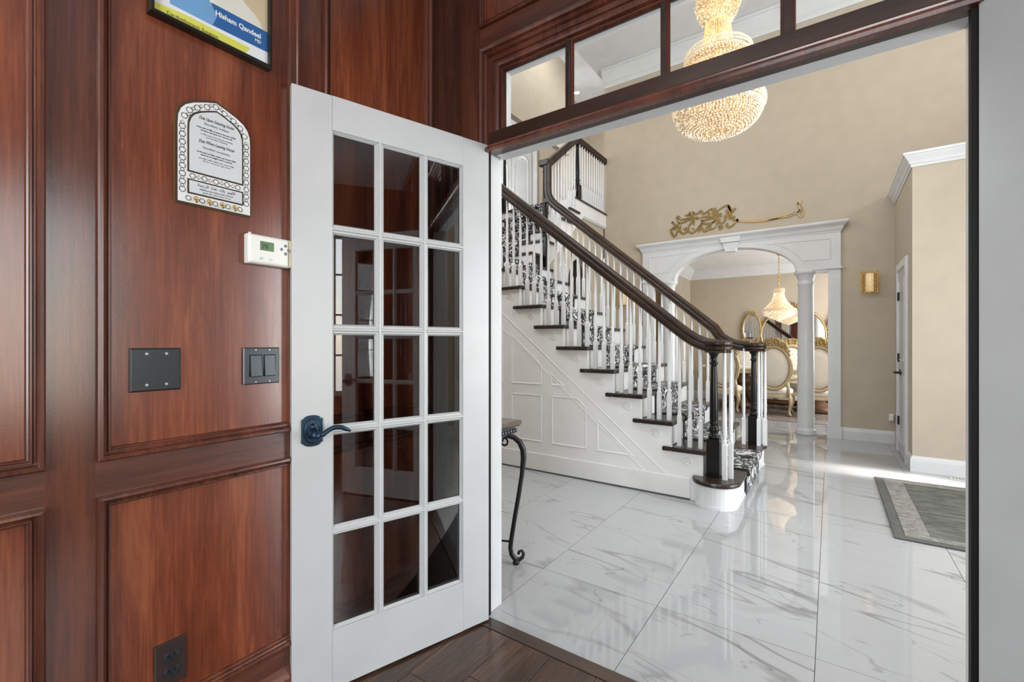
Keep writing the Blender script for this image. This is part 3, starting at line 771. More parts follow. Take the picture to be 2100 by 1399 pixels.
# balusters: square base, turned taper
def baluster_mesh(L, base=0.20):
    key = round(L / 0.02)
    if key in BAL: return BAL[key]
    L = key * 0.02
    m = MB(); h = 0.0155
    sq = lambda z, r: [(r, r, z), (-r, r, z), (-r, -r, z), (r, -r, z)]
    b = base + max(0.0, (L - 0.78) * 0.3)
    m.rings([sq(0, h), sq(b, h), sq(b + 0.022, 0.010)])
    m.lathe([(0.011, b + 0.02), (0.0145, b + 0.032), (0.0105, b + 0.045), (0.0135, b + 0.075), (0.0145, b + 0.11), (0.0135, b + 0.2), (0.0085, L)], n=8)
    BAL[key] = m.mesh('baluster', M['white'], False)
    return BAL[key]
BAL = {}
def baluster(x, y, z0, z1, base=0.20, rot=0.0):
    me = baluster_mesh(z1 - z0, base)
    o = put('baluster', me, st)
    o.location = (x, y, z0)
    return o
ZN = lambda x: (1.277 + 0.825 * (-0.942 - x)) if x < -0.95 else 1.225 + 0 * x     # near rail centre
ZF = lambda x: (1.655 + 0.85 * (-1.35 - x)) if x < -0.88 else 1.19
for k in range(2, 11):
    for j in range(3):
        x = NX(k) - 0.052 - j * RN / 3
        baluster(x, 3.655, RZ * k, ZN(x) - 0.03)
        baluster(x, 5.03, RZ * k, ZF(x) - 0.03)
for (x, y) in ((-0.63, 3.60), (-0.60, 3.66), (-0.655, 3.715), (-0.74, 3.72)): baluster(x, y, RZ, 1.135, 0.24)
for (x, y) in ((-0.70, 4.98), (-0.57, 4.98), (-0.52, 5.03), (-0.56, 5.09)): baluster(x, y, RZ, 1.125, 0.24)
for k in range(13, 17):
    for j in range(3):
        y = NY(k) + 0.06 + j * RN / 3
        if y > 5.12 and y < 5.92: baluster(-3.02, y, RZ * k, 3.47 + 0.80 * (y - 5.08), 0.22)
for j in range(11): baluster(-3.02, 6.05 + j * 0.083, 3.29, 4.13, 0.22)
# newel posts
def newel(x, y, z0, H, name='newel_post', base=0.28):
    b = base
    m = MB().box(-0.045, -0.045, 0, 0.045, 0.045, b)
    n = m.build(name, M['newel_wood'], st, bevel=0.004)
    n.location = (x, y, z0)
    t = MB().lathe([(0.03, b - 0.005), (0.040, b + 0.012), (0.034, b + 0.026), (0.024, b + 0.036), (0.032, b + 0.05), (0.038, b + 0.066), (0.033, b + 0.084), (0.023, b + 0.096), (0.031, b + 0.108), (0.027, b + 0.122), (0.030, b + 0.15), (0.029, b + 0.25), (0.022, H - 0.115), (0.020, H - 0.10), (0.029, H - 0.092), (0.029, H - 0.082), (0.021, H - 0.072), (0.023, H - 0.035), (0.037, H - 0.015), (0.037, H)], n=20)
    t = t.build('turned_shaft', M['newel_wood'], n, smooth=True)
    t.matrix_parent_inverse = Matrix.Identity(4)
    return n
newel(-0.715, 3.655, RZ, 0.93)
newel(-0.62, 5.03, RZ, 0.915)
newel(-3.01, 5.03, RZ * 11, 1.345, base=0.42)
newel(-3.02, 5.975, 3.285, 0.84, base=0.2)
newel(-4.42, 6.1, 3.285, 0.96, base=0.3)
# handrails
HP = [(-0.034, 0.028), (-0.026, 0.042), (0, 0.050), (0.026, 0.042), (0.034, 0.028), (0.035, 0.012), (0.027, 0.004), (0.033, -0.008), (0.033, -0.030), (0.025, -0.036), (0.03, -0.05), (-0.03, -0.05), (-0.025, -0.036), (-0.033, -0.030), (-0.033, -0.008), (-0.027, 0.004), (-0.035, 0.012)]
near = [(-2.98, 3.655, 1.277 + 0.825 * (2.98 - 0.942)), (-0.96, 3.655, 1.292), (-0.90, 3.655, 1.245), (-0.85, 3.655, 1.212), (-0.80, 3.655, 1.188), (-0.75, 3.655, 1.172), (-0.69, 3.655, 1.163)]
MB().sweep(near, HP, (0, 1, 0)).build('handrail', M['rail_wood'], st)
CAPP = [(0.07, 0), (0.088, 0.0), (0.095, 0.008), (0.085, 0.018), (0.094, 0.026), (0.097, 0.045), (0.085, 0.052), (0.096, 0.062), (0.097, 0.078), (0.085, 0.09), (0.05, 0.094), (0.0, 0.095)]
MB().lathe(CAPP, (-0.685, 3.66, 1.115), 28).build('rail_volute', M['rail_wood'], st, smooth=False)
far = [(-2.78, 5.03, 2.871)] + [(x, 5.03, ZF(x)) for x in (-2.0, -0.98)] + [(-0.92, 5.03, 1.25), (-0.87, 5.03, 1.212), (-0.81, 5.03, 1.18), (-0.75, 5.03, 1.162), (-0.66, 5.03, 1.155)]
goose = [(-2.965, 5.03, 3.475), (-2.965, 5.03, 3.15), (-2.955, 5.03, 3.08), (-2.925, 5.03, 3.015), (-2.87, 5.03, 2.947)]
MB().sweep((goose + far)[::-1], HP, (0, 1, 0)).build('handrail', M['rail_wood'], st)
MB().lathe([(r, z * 0.92) for r, z in CAPP], (-0.61, 5.03, 1.105), 28, sx=1.08).build('rail_volute', M['rail_wood'], st)
MB().box(-3.075, 4.985, 3.455, -2.935, 5.075, 3.535).build('rail_block', M['rail_wood'], st, bevel=0.012)
MB().box(-3.03, 5.0, 2.98, -2.94, 5.06, 3.04).build('rail_block', M['rail_wood'], st, bevel=0.004)
upr = [(-3.02, 5.06, 3.475), (-3.02, 5.72, 3.99), (-3.02, 5.82, 4.06), (-3.02, 5.90, 4.11), (-3.02, 5.975, 4.135)]
MB().sweep(upr, HP, (1, 0, 0)).build('handrail', M['rail_wood'], st)
MB().sweep([(-3.02, 5.93, 4.15), (-3.02, 6.97, 4.15)], HP, (1, 0, 0)).build('handrail', M['rail_wood'], st)

# carpet runner on the stairs
sr = st
def runner(profile, mp, w0, w1, name):
    def strip(a, b, off):
        m = MB(); q = []
        n = len(profile)
        up = []
        for i in range(n):
            p = Vector(profile[i])
            d1 = (p - Vector(profile[i - 1])).normalized() if i else (Vector(profile[1]) - p).normalized()
            d2 = (Vector(profile[i + 1]) - p).normalized() if i < n - 1 else d1
            n1, n2 = Vector((-d1.y, d1.x)), Vector((-d2.y, d2.x)); mm = (n1 + n2).normalized(); mm = mm / max(0.4, mm.dot(n1))
            up.append(p + mm * off)
        rings = [[mp(up[i].x, up[i].y, a), mp(up[i].x, up[i].y, b), mp(profile[i][0], profile[i][1], b), mp(profile[i][0], profile[i][1], a)] for i in range(n)]
        return m.rings(rings)
    strip(w0 + 0.03, w1 - 0.03, 0.009).build(name, M['carpet'], sr, label='black and grey damask carpet runner')
    e = strip(w0, w0 + 0.032, 0.008); e2 = strip(w1 - 0.032, w1, 0.008); e.add(e2.v, e2.f)
    e.build('runner_binding', M['carpet_edge'], sr)
pr = [(-4.3, RZ * 11 + 0.001)]
for k in range(11, 0, -1):
    xn = NX(k) if k > 1 else -0.524
    pr += [(xn - 0.012, RZ * k + 0.001), (xn + 0.001, RZ * k - 0.012), (xn + 0.001, RZ * k - 0.034), (xn - 0.022, RZ * k - 0.042)]
    pr += [(xn - 0.0235, RZ * (k - 1) + (0.001 if k > 1 else 0.004))]
runner(pr, lambda u, v, h: (u, h, v), 3.95, 4.72, 'runner_strip')
pu = []
for k in range(17, 11, -1):
    yn = NY(k)
    if k == 17: pu.append((6.6, RZ * 17 + 0.01)); yn = 5.868
    pu += [(yn + 0.012, RZ * k + (0.01 if k == 17 else 0.001)), (yn - 0.001, RZ * k - 0.012), (yn - 0.001, RZ * k - 0.034), (yn + 0.0225, RZ * k - 0.042), (yn + 0.0235 if k < 17 else NY(17) + 0.0235, RZ * (k - 1) + 0.001)]
pu.append((4.5, RZ * 11 + 0.012))
runner([(-a, b) for a, b in pu], lambda u, v, h: (h, -u, v), -4.12, -3.35, 'runner_strip')

# ================================================================== FRENCH DOORS
LW_, LH, TH = 0.772, 2.022, 0.036
GX0, GX1, GZ0, GZ1 = 0.128, 0.644, 0.20, 1.905
MW = 0.020
def french_door(name, label, side):
    """local x from hinge to free edge, faces at y = 0 and y = -TH*side"""
    d = thing(name, label, 'door')
    y0, y1 = (0.0, -TH * side)
    B = lambda a, b, c, e, ya=y0, yb=y1: MB().box(a, ya, c, b, yb, e)
    B(0.0, GX0, 0, LH).build('stile', M['white_door'], d, bevel=0.002)
    B(GX1, LW_, 0, LH).build('stile', M['white_door'], d, bevel=0.002)
    B(GX0, GX1, 0, GZ0).build('rail', M['white_door'], d)
    B(GX0, GX1, GZ1, LH).build('rail', M['white_door'], d)
    nc, nr = 3, 5
    pw = (GX1 - GX0 - (nc - 1) * MW) / nc; ph = (GZ1 - GZ0 - (nr - 1) * MW) / nr
    ya, yb = y1 + 0.009 * side, y0 - 0.009 * side
    for i in range(1, nc):
        a = GX0 + i * pw + (i - 1) * MW; B(a, a + MW, GZ0, GZ1, ya, yb).build('muntin', M['white_door'], d)
    for j in range(1, nr):
        a = GZ0 + j * ph + (j - 1) * MW; B(GX0, GX1, a, a + MW, ya + 0.0005 * side, yb - 0.0005 * side).build('muntin', M['white_door'], d)
    BP = [(-0.011, 0.0), (-0.011, 0.003), (-0.007, 0.004), (-0.0055, 0.002), (-0.003, -0.002), (0.002, -0.0025), (0.005, -0.008), (0.009, -0.014)]
    gm = MB().box(0, 0, 0, pw, 0.004, ph).mesh('pane', M['glass'])
    fm = MB().frame(rect(0, pw, 0, ph), BP, lambda u, v, h: (u, h, v)).mesh('glazing_bead', M['white_door'])
    bm_ = MB().frame(rect(0, pw, 0, ph), BP, lambda u, v, h: (u, -h, v)).mesh('glazing_bead', M['white_door'])
    for i in range(nc):
        for j in range(nr):
            x, z = GX0 + i * (pw + MW), GZ0 + j * (ph + MW)
            for me, nm, yy in ((gm, 'pane', (y0 + y1) / 2 - 0.002), (fm, 'glazing_bead', max(y0, y1) - 0.004), (bm_, 'glazing_bead', min(y0, y1) + 0.004)):
                o = put(nm, me, d); o.location = (x, yy, z)
    # rose and lever on both faces
    hx, hz = LW_ - 0.062, 0.888
    for yy, s in ((max(y0, y1), 1), (min(y0, y1), -1)):
        mp = lambda u, v, h: (hx + u, yy + s * h, hz + v)
        w, h2, tp = 0.034, 0.040, 0.052
        out = [(-w, -h2), (-w * 0.8, -h2)] + [(w * 0.8 * math.sin(a), -h2 - (tp - h2) * math.cos(a)) for a in [-math.pi / 2 + math.pi * i / 8 for i in range(1, 8)]] + [(w * 0.8, -h2), (w, -h2), (w, h2), (w * 0.8, h2)]
        out += [(w * 0.8 * math.sin(a), h2 + (tp - h2) * math.cos(a)) for a in [math.pi / 2 - math.pi * i / 8 for i in range(1, 8)]] + [(-w * 0.8, h2), (-w, h2)]
        hd = MB().prism(out, mp, 0.0, 0.006).build('door_handle', M['bronze'], d, bevel=0.003)
        ov = MB(); ov.rings([[mp(0.027 * f * math.cos(2 * math.pi * k / 24), 0.043 * f * math.sin(2 * math.pi * k / 24), hh) for k in range(24)] for f, hh in ((1, 0.006), (0.97, 0.011), (0.86, 0.012), (0.7, 0.010), (0.6, 0.012))])
        ov.build('rose', M['bronze'], hd, smooth=True)
        sh = MB(); sh.rings([[mp(r * math.cos(2 * math.pi * k / 16), -0.006 + r * math.sin(2 * math.pi * k / 16), hh) for k in range(16)] for r, hh in ((0.018, 0.010), (0.017, 0.02), (0.012, 0.026), (0.012, 0.05), (0.0135, 0.054), (0.012, 0.06), (0.0, 0.0605))])
        sh.build('spindle', M['bronze'], hd, smooth=True)
        pts = [mp(-0.004 - 0.009 * i, -0.008 + (0.0 if i < 2 else 0.016 * math.sin((i - 2) / 9.0 * math.pi * 1.0)) + 0.0006 * i, 0.050 + 0.001 * math.sin(i)) for i in range(13)]
        MB().tube(pts, [0.008, 0.009, 0.009, 0.0085, 0.008, 0.0078, 0.0078, 0.0078, 0.0078, 0.0075, 0.007, 0.006, 0.003], 8, flat=0.75).build('lever', M['bronze'], hd, smooth=True)
        bt = MB(); bt.rings([[mp(r * math.cos(2 * math.pi * k / 12), 0.022 + r * math.sin(2 * math.pi * k / 12), hh) for k in range(12)] for r, hh in ((0.0055, 0.011), (0.005, 0.0135), (0.002, 0.0135))])
        bt.build('lock_button', M['black'], hd)
    for z in (0.25, 1.0, 1.78):
        MB().lathe([(0.006, -0.045), (0.006, 0.045)], (-0.002, (-0.012 if side > 0 else 0.012), z), 10).build('hinge', M['hinge_black'], d)
    return d
fd = french_door('french_door', 'white french door with fifteen clear panes, opened against the cherry panelling', 1)
fd.location = (-1.193, 1.532, 0.01); fd.rotation_euler = (0, 0, math.atan2(-0.952, -0.305))
fd2 = french_door('french_door', 'other white french door, cropped, only its plain hinge stile showing', -1)
fd2.location = (0.289, 1.528, 0.01); fd2.rotation_euler = (0, 0, R(308))

# ================================================================== THINGS ON THE PANELLED WALL
LX, LY = (0, 1, 0), (0, 0, 1)
lp = thing('picture_frame', 'black framed print with blue and yellow name bands, cropped by the top of the picture', 'picture', (-1.459, 0.58, 2.26))
PX = lambda u, v, h: (-1.459 + h, u, v)
MB().frame(rect(0.424, 0.737, 2.046, 2.50), [(0, 0.0), (0, 0.026), (0.003, 0.029), (0.009, 0.029), (0.0105, 0.022), (0.0105, 0.016)], PX).build('frame', M['frame_black'], lp)
pg = MB().prism(rect(0.43, 0.731, 2.052, 2.494), PX, 0.004, 0.017).build('print', M['print_white'], lp)
def ink(nm, poly, mat, h): MB().prism(poly, PX, 0.017, h).build(nm, mat, pg)
ink('tan_area', [(0.69, 2.162), (0.726, 2.16), (0.726, 2.489), (0.60, 2.489), (0.64, 2.215), (0.688, 2.194)], M['print_tan'], 0.0172)
ink('coat_area', [(0.575, 2.155), (0.712, 2.160), (0.704, 2.178), (0.688, 2.194), (0.66, 2.21), (0.640, 2.24), (0.60, 2.30), (0.575, 2.2)], M['print_coat'], 0.0174)
ink('light_blue_area', [(0.470, 2.094), (0.572, 2.094), (0.584, 2.126), (0.565, 2.157), (0.565, 2.25), (0.49, 2.25), (0.470, 2.10)], M['print_sky'], 0.0175)
ink('blue_band', [(0.572, 2.0945), (0.7265, 2.098), (0.7265, 2.160), (0.567, 2.157), (0.584, 2.126)], M['print_blue'], 0.0177)
ink('yellow_band', [(0.4345, 2.0565), (0.657, 2.0565), (0.674, 2.083), (0.511, 2.085), (0.4345, 2.079)], M['print_yellow'], 0.0177)
text('lettering', 'Hisham Qandeel', 0.0205, M['print_white'], pg, (-1.459 + 0.018, 0.579, 2.128), LX, LY, bold=0.0006, sx=0.92)
text('lettering', 'MD', 0.0135, M['print_white'], pg, (-1.459 + 0.018, 0.688, 2.112), LX, LY, bold=0.0003, sx=0.9)
text('lettering', 'Cardiothoracic Surgeon', 0.0125, M['ink'], pg, (-1.459 + 0.018, 0.462, 2.063), LX, LY, sx=1.03)

sg = thing('wall_plaque', 'white arch-shaped prayer plaque with ring pattern border and four small hooks', 'plaque', (-1.459, 0.5825, 1.72))
def archp(y0, y1, z0, zs, zt, n=6):
    c = (y0 + y1) / 2
    hw = (y1 - y0) / 2
    L = [(1.0, 0.0), (0.985, 0.26), (0.92, 0.46), (0.80, 0.62), (0.60, 0.755), (0.3, 0.89), (0.0, 1.0)]
    r = [(c + hw * a, zs + (zt - zs) * b) for a, b in L]
    l = [(c - hw * a, zs + (zt - zs) * b) for a, b in L[:-1]][::-1]
    return [(y0, z0), (y1, z0)] + r + l
Q = archp(0.485, 0.680, 1.572, 1.790, 1.886)
MB().prism(Q, PX, 0.0, 0.006).build('backing', M['gold_sign'], sg)
MB().prism(archp(0.4855, 0.6795, 1.5725, 1.790, 1.8855), PX, 0.006, 0.0085).build('mirror_border', M['mirror_brown'], sg)
MB().prism(archp(0.4905, 0.6775, 1.577, 1.789, 1.879), PX, 0.0085, 0.0105).build('face', M['sign_white'], sg)
MB().prism(archp(0.5125, 0.6575, 1.662, 1.782, 1.857), PX, 0.0105, 0.0118).build('inner_border', M['mirror_brown'], sg)
MB().prism(archp(0.5165, 0.6535, 1.666, 1.779, 1.852), PX, 0.0118, 0.013).build('inner_panel', M['sign_inner'], sg)
MB().prism(rect(0.5125, 0.6575, 1.602, 1.643), PX, 0.0105, 0.0118).build('inner_border', M['mirror_brown'], sg)
MB().prism(rect(0.5165, 0.6535, 1.606, 1.639), PX, 0.0118, 0.013).build('inner_panel', M['sign_inner'], sg)
orn = MB()
def ring(u, v, r, n=8, star=True):
    pts = [PX(u + r * (1 if k % 2 else 0.86) * math.cos(2 * math.pi * k / 16), v + r * (1 if k % 2 else 0.86) * math.sin(2 * math.pi * k / 16), 0.0107) for k in range(16)]
    orn.tube(pts, 0.0009, 4, wrap=True)
def dia(u, v, r): orn.tube([PX(u, v + r, 0.0107), PX(u + r, v, 0.0107), PX(u, v - r, 0.0107), PX(u - r, v, 0.0107)], 0.0009, 4, wrap=True)
for s in (-1, 1):
    c = 0.5835
    for i in range(9):
        z = 1.61 + i * 0.0215; ring(c + s * 0.0828, z, 0.0078); dia(c + s * 0.0828, z + 0.01075, 0.0052)
    for f, (a, b) in enumerate(((0.078, 1.812), (0.066, 1.832), (0.047, 1.846), (0.023, 1.858))):
        ring(c + s * a, b, 0.0078)
        dia(c + s * (a - 0.0095), b + 0.008, 0.0048)
ring(0.5835, 1.868, 0.0078)
for i in range(5): ring(0.525 + i * 0.0293, 1.6525, 0.0072); 
for i in range(4): dia(0.5397 + i * 0.0293, 1.6525, 0.0052)
for i in range(5): ring(0.515 + i * 0.0335, 1.589, 0.0068)
orn.build('ring_pattern', M['ink'], sg)
hz = 0.0132
TXO = -1.459 + hz
for body, y, z, s_, sx, mt in (('Dua Upon Entering Home', 0.585, 1.818, 0.0125, 0.68, 'ink'), ('Bismillahi walajna', 0.585, 1.8055, 0.0085, 1.1, 'ink_grey'),
        ('In the name of Allah we enter, in the name of Allah', 0.585, 1.7925, 0.0058, 0.84, 'ink'), ('we leave, and upon our Lord we rely', 0.585, 1.7855, 0.0058, 0.95, 'ink'),
        ('O Allah I ask You for the best of entering', 0.585, 1.7755, 0.0055, 0.9, 'ink_grey'), ('and the best of leaving', 0.585, 1.769, 0.0055, 1.1, 'ink_grey'),
        ('Dua When Leaving Home', 0.585, 1.7525, 0.0125, 0.70, 'ink'), ('Bismillahi tawakkaltu', 0.585, 1.737, 0.0085, 1.0, 'ink_grey'),
        ('In the name of Allah, I place my trust in Allah', 0.585, 1.7235, 0.0058, 0.95, 'ink'), ('there is no might and no power', 0.585, 1.7165, 0.0058, 1.1, 'ink'),
        ('except with Allah the most high', 0.585, 1.7065, 0.0055, 1.3, 'ink_grey'), ('the most great', 0.585, 1.700, 0.0055, 2.2, 'ink_grey')):
    shear = Vector(LY) + Vector(LX) * (0.25 if 'Home' in body else 0.0)
    text('lettering', body, s_, M[mt], sg, (TXO, y, z), LX, shear, 'CENTER', sx=sx, bold=0.0001)
text('lettering', '\uFE94\uFEE4\uFEA3\uFEAE\uFEDF\uFE8D \u0020\uFE8D\uFEAC\uFEEB \u0020\uFEDA\uFEFF\uFE8E\uFE91 \u0020\uFEE2\uFEEC\uFEE0\uFEDF\uFE8D', 0.011, M['ink'], sg, (TXO, 0.585, 1.627), LX, LY, 'CENTER', sx=1.0)
text('lettering', 'Allahumma bless this house', 0.0065, M['ink'], sg, (TXO, 0.585, 1.6175), LX, LY, 'CENTER', sx=1.2)
text('lettering', 'and all who live in it', 0.0065, M['ink'], sg, (TXO, 0.585, 1.610), LX, LY, 'CENTER', sx=1.4)
for i in range(4):
    u = 0.532 + i * 0.0335
    h = MB().ball(PX(u, 1.592, 0.012), 0.0055, 8, 6)
    h.tube([PX(u, 1.59, 0.014), PX(u, 1.583, 0.016), PX(u, 1.5795, 0.020), PX(u, 1.582, 0.025), PX(u, 1.586, 0.026)], 0.0022, 6)
    h.build('hook', M['brass'], sg, smooth=True)

tm = thing('thermostat', 'ivory wall thermostat with green display beside the open door', 'thermostat', (-1.459, 0.732, 1.476))
def plate(y0, y1, z0, z1, h0, h1, c):
    return MB().rings([[PX(u, v, h) for u, v in rect(y0 + i, y1 - i, z0 + i, z1 - i)] for i, h in ((0, h0), (0, h1 - c), (c, h1))])
plate(0.664, 0.790, 1.431, 1.521, 0.0, 0.030, 0.006).build('case', M['thermo'], tm, bevel=0.003)
plate(0.7895, 0.803, 1.431, 1.521, 0.0, 0.029, 0.005).build('end_cap', M['thermo_cap'], tm, bevel=0.003)
plate(0.698, 0.740, 1.474, 1.502, 0.030, 0.0305, 0.0002).build('display', M['lcd'], tm)
text('lettering', '70', 0.018, M['ink'], tm, (-1.459 + 0.0307, 0.704, 1.481), LX, LY)
for u, v, r in ((0.777, 1.499, 0.005), (0.777, 1.474, 0.005), (0.764, 1.4865, 0.0045), (0.787, 1.4865, 0.0045)):
    MB().rings([[PX(u + rr * math.cos(2 * math.pi * k / 12), v + rr * math.sin(2 * math.pi * k / 12), h) for k in range(12)] for rr, h in ((r, 0.0295), (r, 0.0312), (r * 0.7, 0.0314))]).build('button', M['ink_grey'], tm)
for u in (0.700, 0.728):
    MB().prism([(u - 0.006, 1.448), (u, 1.443), (u + 0.009, 1.448), (u + 0.003, 1.454)], PX, 0.0299, 0.0308).build('button', M['sign_inner'], tm)
MB().lathe([(0.004, 0), (0.004, 0.006), (0.002, 0.008)], (-1.459 + 0.014, 0.675, 1.519), 10).build('top_button', M['thermo'], tm)

bp = thing('blank_wall_plate', 'square black blank wall plate with four screws below the plaque', 'wall plate', (-1.459, 0.444, 1.12))
plate(0.388, 0.499, 1.063, 1.176, 0.0, 0.0075, 0.004).build('plate', M['plate_black'], bp)
for u in (0.422, 0.465):
    for v in (1.080, 1.161):
        MB().rings([[PX(u + r * math.cos(2 * math.pi * k / 12), v + r * math.sin(2 * math.pi * k / 12), h) for k in range(12)] for r, h in ((0.004, 0.007), (0.004, 0.0085), (0.0025, 0.009), (0.0003, 0.009))]).build('screw', M['screw'], bp)
sw = thing('light_switch', 'double black rocker light switch next to the door edge', 'light switch', (-1.459, 0.715, 1.12))
plate(0.660, 0.770, 1.062, 1.175, 0.0, 0.0075, 0.003).build('plate', M['plate_black'], sw)
for u in (0.696, 0.738):
    plate(u - 0.019, u + 0.019, 1.085, 1.153, 0.0073, 0.0082, 0.0005).build('rocker_frame', M['black'], sw)
    rk = MB().prism([(1.087, 0.008), (1.151, 0.008), (1.151, 0.0095), (1.12, 0.011), (1.087, 0.0145)], lambda a, b, h: PX(u + h, a, b), -0.0165, 0.0165)
    rk.build('rocker', M['plate_dark'], sw, bevel=0.001)
    for v in (1.069, 1.168): MB().rings([[PX(u + r * math.cos(2 * math.pi * k / 10), v + r * math.sin(2 * math.pi * k / 10), h) for k in range(10)] for r, h in ((0.0022, 0.007), (0.002, 0.0085), (0.0002, 0.0085))]).build('screw', M['screw'], sw)
ot = thing('power_outlet', 'dark duplex power outlet low on the cherry panel', 'outlet', (-1.459, 0.476, 0.33))
plate(0.440, 0.512, 0.268, 0.388, 0.0, 0.0075, 0.003).build('plate', M['outlet_brown'], ot)
for v in (0.348, 0.308):
    o_ = MB().rings([[PX(0.476 + r * math.cos(2 * math.pi * k / 20), v + min(0.0145, max(-0.0145, r * math.sin(2 * math.pi * k / 20))), h) for k in range(20)] for r, h in ((0.0185, 0.007), (0.0178, 0.0105), (0.015, 0.011))]).build('receptacle', M['outlet_black'], ot)
    for du in (-0.0065, 0.0065): plate(0.476 + du - 0.0012, 0.476 + du + 0.0012, v - 0.001, v + 0.008, 0.0105, 0.0113, 0.0001).build('slot', M['black'], o_)
    plate(0.474, 0.478, v - 0.0095, v - 0.006, 0.0105, 0.0113, 0.0001).build('slot', M['black'], o_)

# ================================================================== FOYER THINGS
ct = thing('console_table', 'black wrought iron console table with brown top and scrolled legs', 'table', (-1.95, 1.88, 0))
CXR, CYR = (-2.50, -1.385), (1.70, 2.075)
MB().box(CXR[0], CYR[0], 0.742, CXR[1], CYR[1], 0.768).build('tabletop', M['table_top'], ct, bevel=0.008, seg=3)
ap = [(-0.005, 0.0), (-0.012, -0.008), (-0.03, -0.014), (-0.022, -0.03), (-0.026, -0.045), (-0.04, -0.055), (-0.045, -0.06), (-0.06, -0.06), (-0.06, 0.0)]
MB().mould([(CXR[0], CYR[0]), (CXR[1], CYR[0]), (CXR[1], CYR[1]), (CXR[0], CYR[1])], ap, 0.742, closed=True, sgn=1).build('apron', M['pewter'], ct)
ac_ = MB()
for j in range(14):
    ac_.ball((CXR[1] - 0.022, CYR[0] + 0.03 + j * 0.0245, 0.712), 0.011, 8, 5, sx=0.6)
for j in range(40): ac_.ball((CXR[0] + 0.03 + j * 0.027, CYR[1] - 0.022, 0.712), 0.011, 8, 5, sy=0.6)
ac_.build('carved_band', M['pewter'], ct, smooth=True)
LS = [(-0.10, 0.668), (-0.06, 0.690), (-0.015, 0.694), (0.03, 0.682), (0.062, 0.655), (0.080, 0.615), (0.083, 0.57), (0.074, 0.48), (0.055, 0.36), (0.034, 0.24), (0.018, 0.14), (0.012, 0.09), (0.018, 0.055), (0.035, 0.03), (0.058, 0.022), (0.078, 0.034), (0.083, 0.055), (0.073, 0.070), (0.058, 0.066), (0.056, 0.054)]
for sx, sy, bx, by in ((1, 1, -1.415, 1.985), (1, -1, -1.415, 1.79), (-1, 1, -2.47, 1.985), (-1, -1, -2.47, 1.79)):
    q = 0.72 if sy > 0 else 0.35
    pts = [(bx + sx * s * 0.72, by + sy * s * q, z) for s, z in LS]
    lg = MB().tube(pts, [0.011] * 3 + [0.014, 0.016, 0.017, 0.016] + [0.0125] * 5 + [0.013, 0.014, 0.012, 0.010, 0.009, 0.008, 0.008, 0.009], 8)
    lg.lathe([(0.017, 0), (0.019, 0.006), (0.014, 0.024), (0.010, 0.03)], (pts[14][0] - sx * 0.012, pts[14][1] - sy * 0.01, 0.0), 10)
    lg.build('leg', M['iron'], ct, smooth=True)
    c = [(bx + sx * (-0.045 + 0.026 * math.cos(a) * (1 - i / 30)), by + sy * 0.03, 0.652 + 0.026 * math.sin(a) * (1 - i / 30)) for i, a in enumerate([R(-150 + 22 * k) for k in range(17)])]
    MB().tube([(bx - sx * 0.11, by + sy * 0.03, 0.69), (bx - sx * 0.085, by + sy * 0.03, 0.655)] + c, 0.0055, 6).build('scroll', M['iron'], ct, smooth=True)
    MB().tube([(bx + sx * 0.012, by + sy * 0.008, 0.125), (bx - sx * 0.12, by + (1.8875 - by) * 0.25, 0.115), (bx - sx * 0.30, by + (1.8875 - by) * 0.6, 0.15), (-1.9425, 1.8875, 0.19)], 0.006, 6).build('stretcher', M['iron'], ct, smooth=True)

rg = thing('area_rug', 'grey green woven rug with dark border lying on the marble by the entry', 'rug', (0.95, 4.36, 0))
def rrect(x0, y0, x1, y1, z0, z1): return MB().box(x0, y0, z0, x1, y1, z1)
rrect(0.318, 3.595, 1.75, 5.135, 0.0005, 0.009).build('border', M['rug_edge'], rg, bevel=0.003)
rrect(0.375, 3.65, 1.69, 5.08, 0.002, 0.0105).build('pale_band', M['rug_band'], rg)
rrect(0.50, 3.72, 1.57, 5.01, 0.003, 0.0115).build('field', M['rug_field'], rg)

vt = thing('floor_vent', 'white slotted floor vent at the foot of the low wall block', 'vent', (1.02, 5.47, 0))
MB().box(0.86, 5.44, 0.0, 1.18, 5.52, 0.004).build('frame', M['vent'], vt, bevel=0.001)
for j in range(14): MB().box(0.875 + j * 0.0215, 5.45, 0.004, 0.884 + j * 0.0215, 5.51, 0.0055).build('slat', M['ink_grey'], vt)

pl = thing('plug_in_freshener', 'small white plug-in air freshener on the far wall above the baseboard', 'air freshener', (0.59, 6.97, 0.3))
MB().box(0.565, 6.963, 0.265, 0.615, 6.970, 0.35).build('outlet_plate', M['thermo'], pl, bevel=0.002)
MB().lathe([(0.012, 0), (0.02, 0.008), (0.021, 0.03), (0.016, 0.045), (0.018, 0.05), (0.02, 0.075), (0.012, 0.08)], (0.592, 6.942, 0.27), 14).build('body', M['porcelain'], pl, smooth=True)

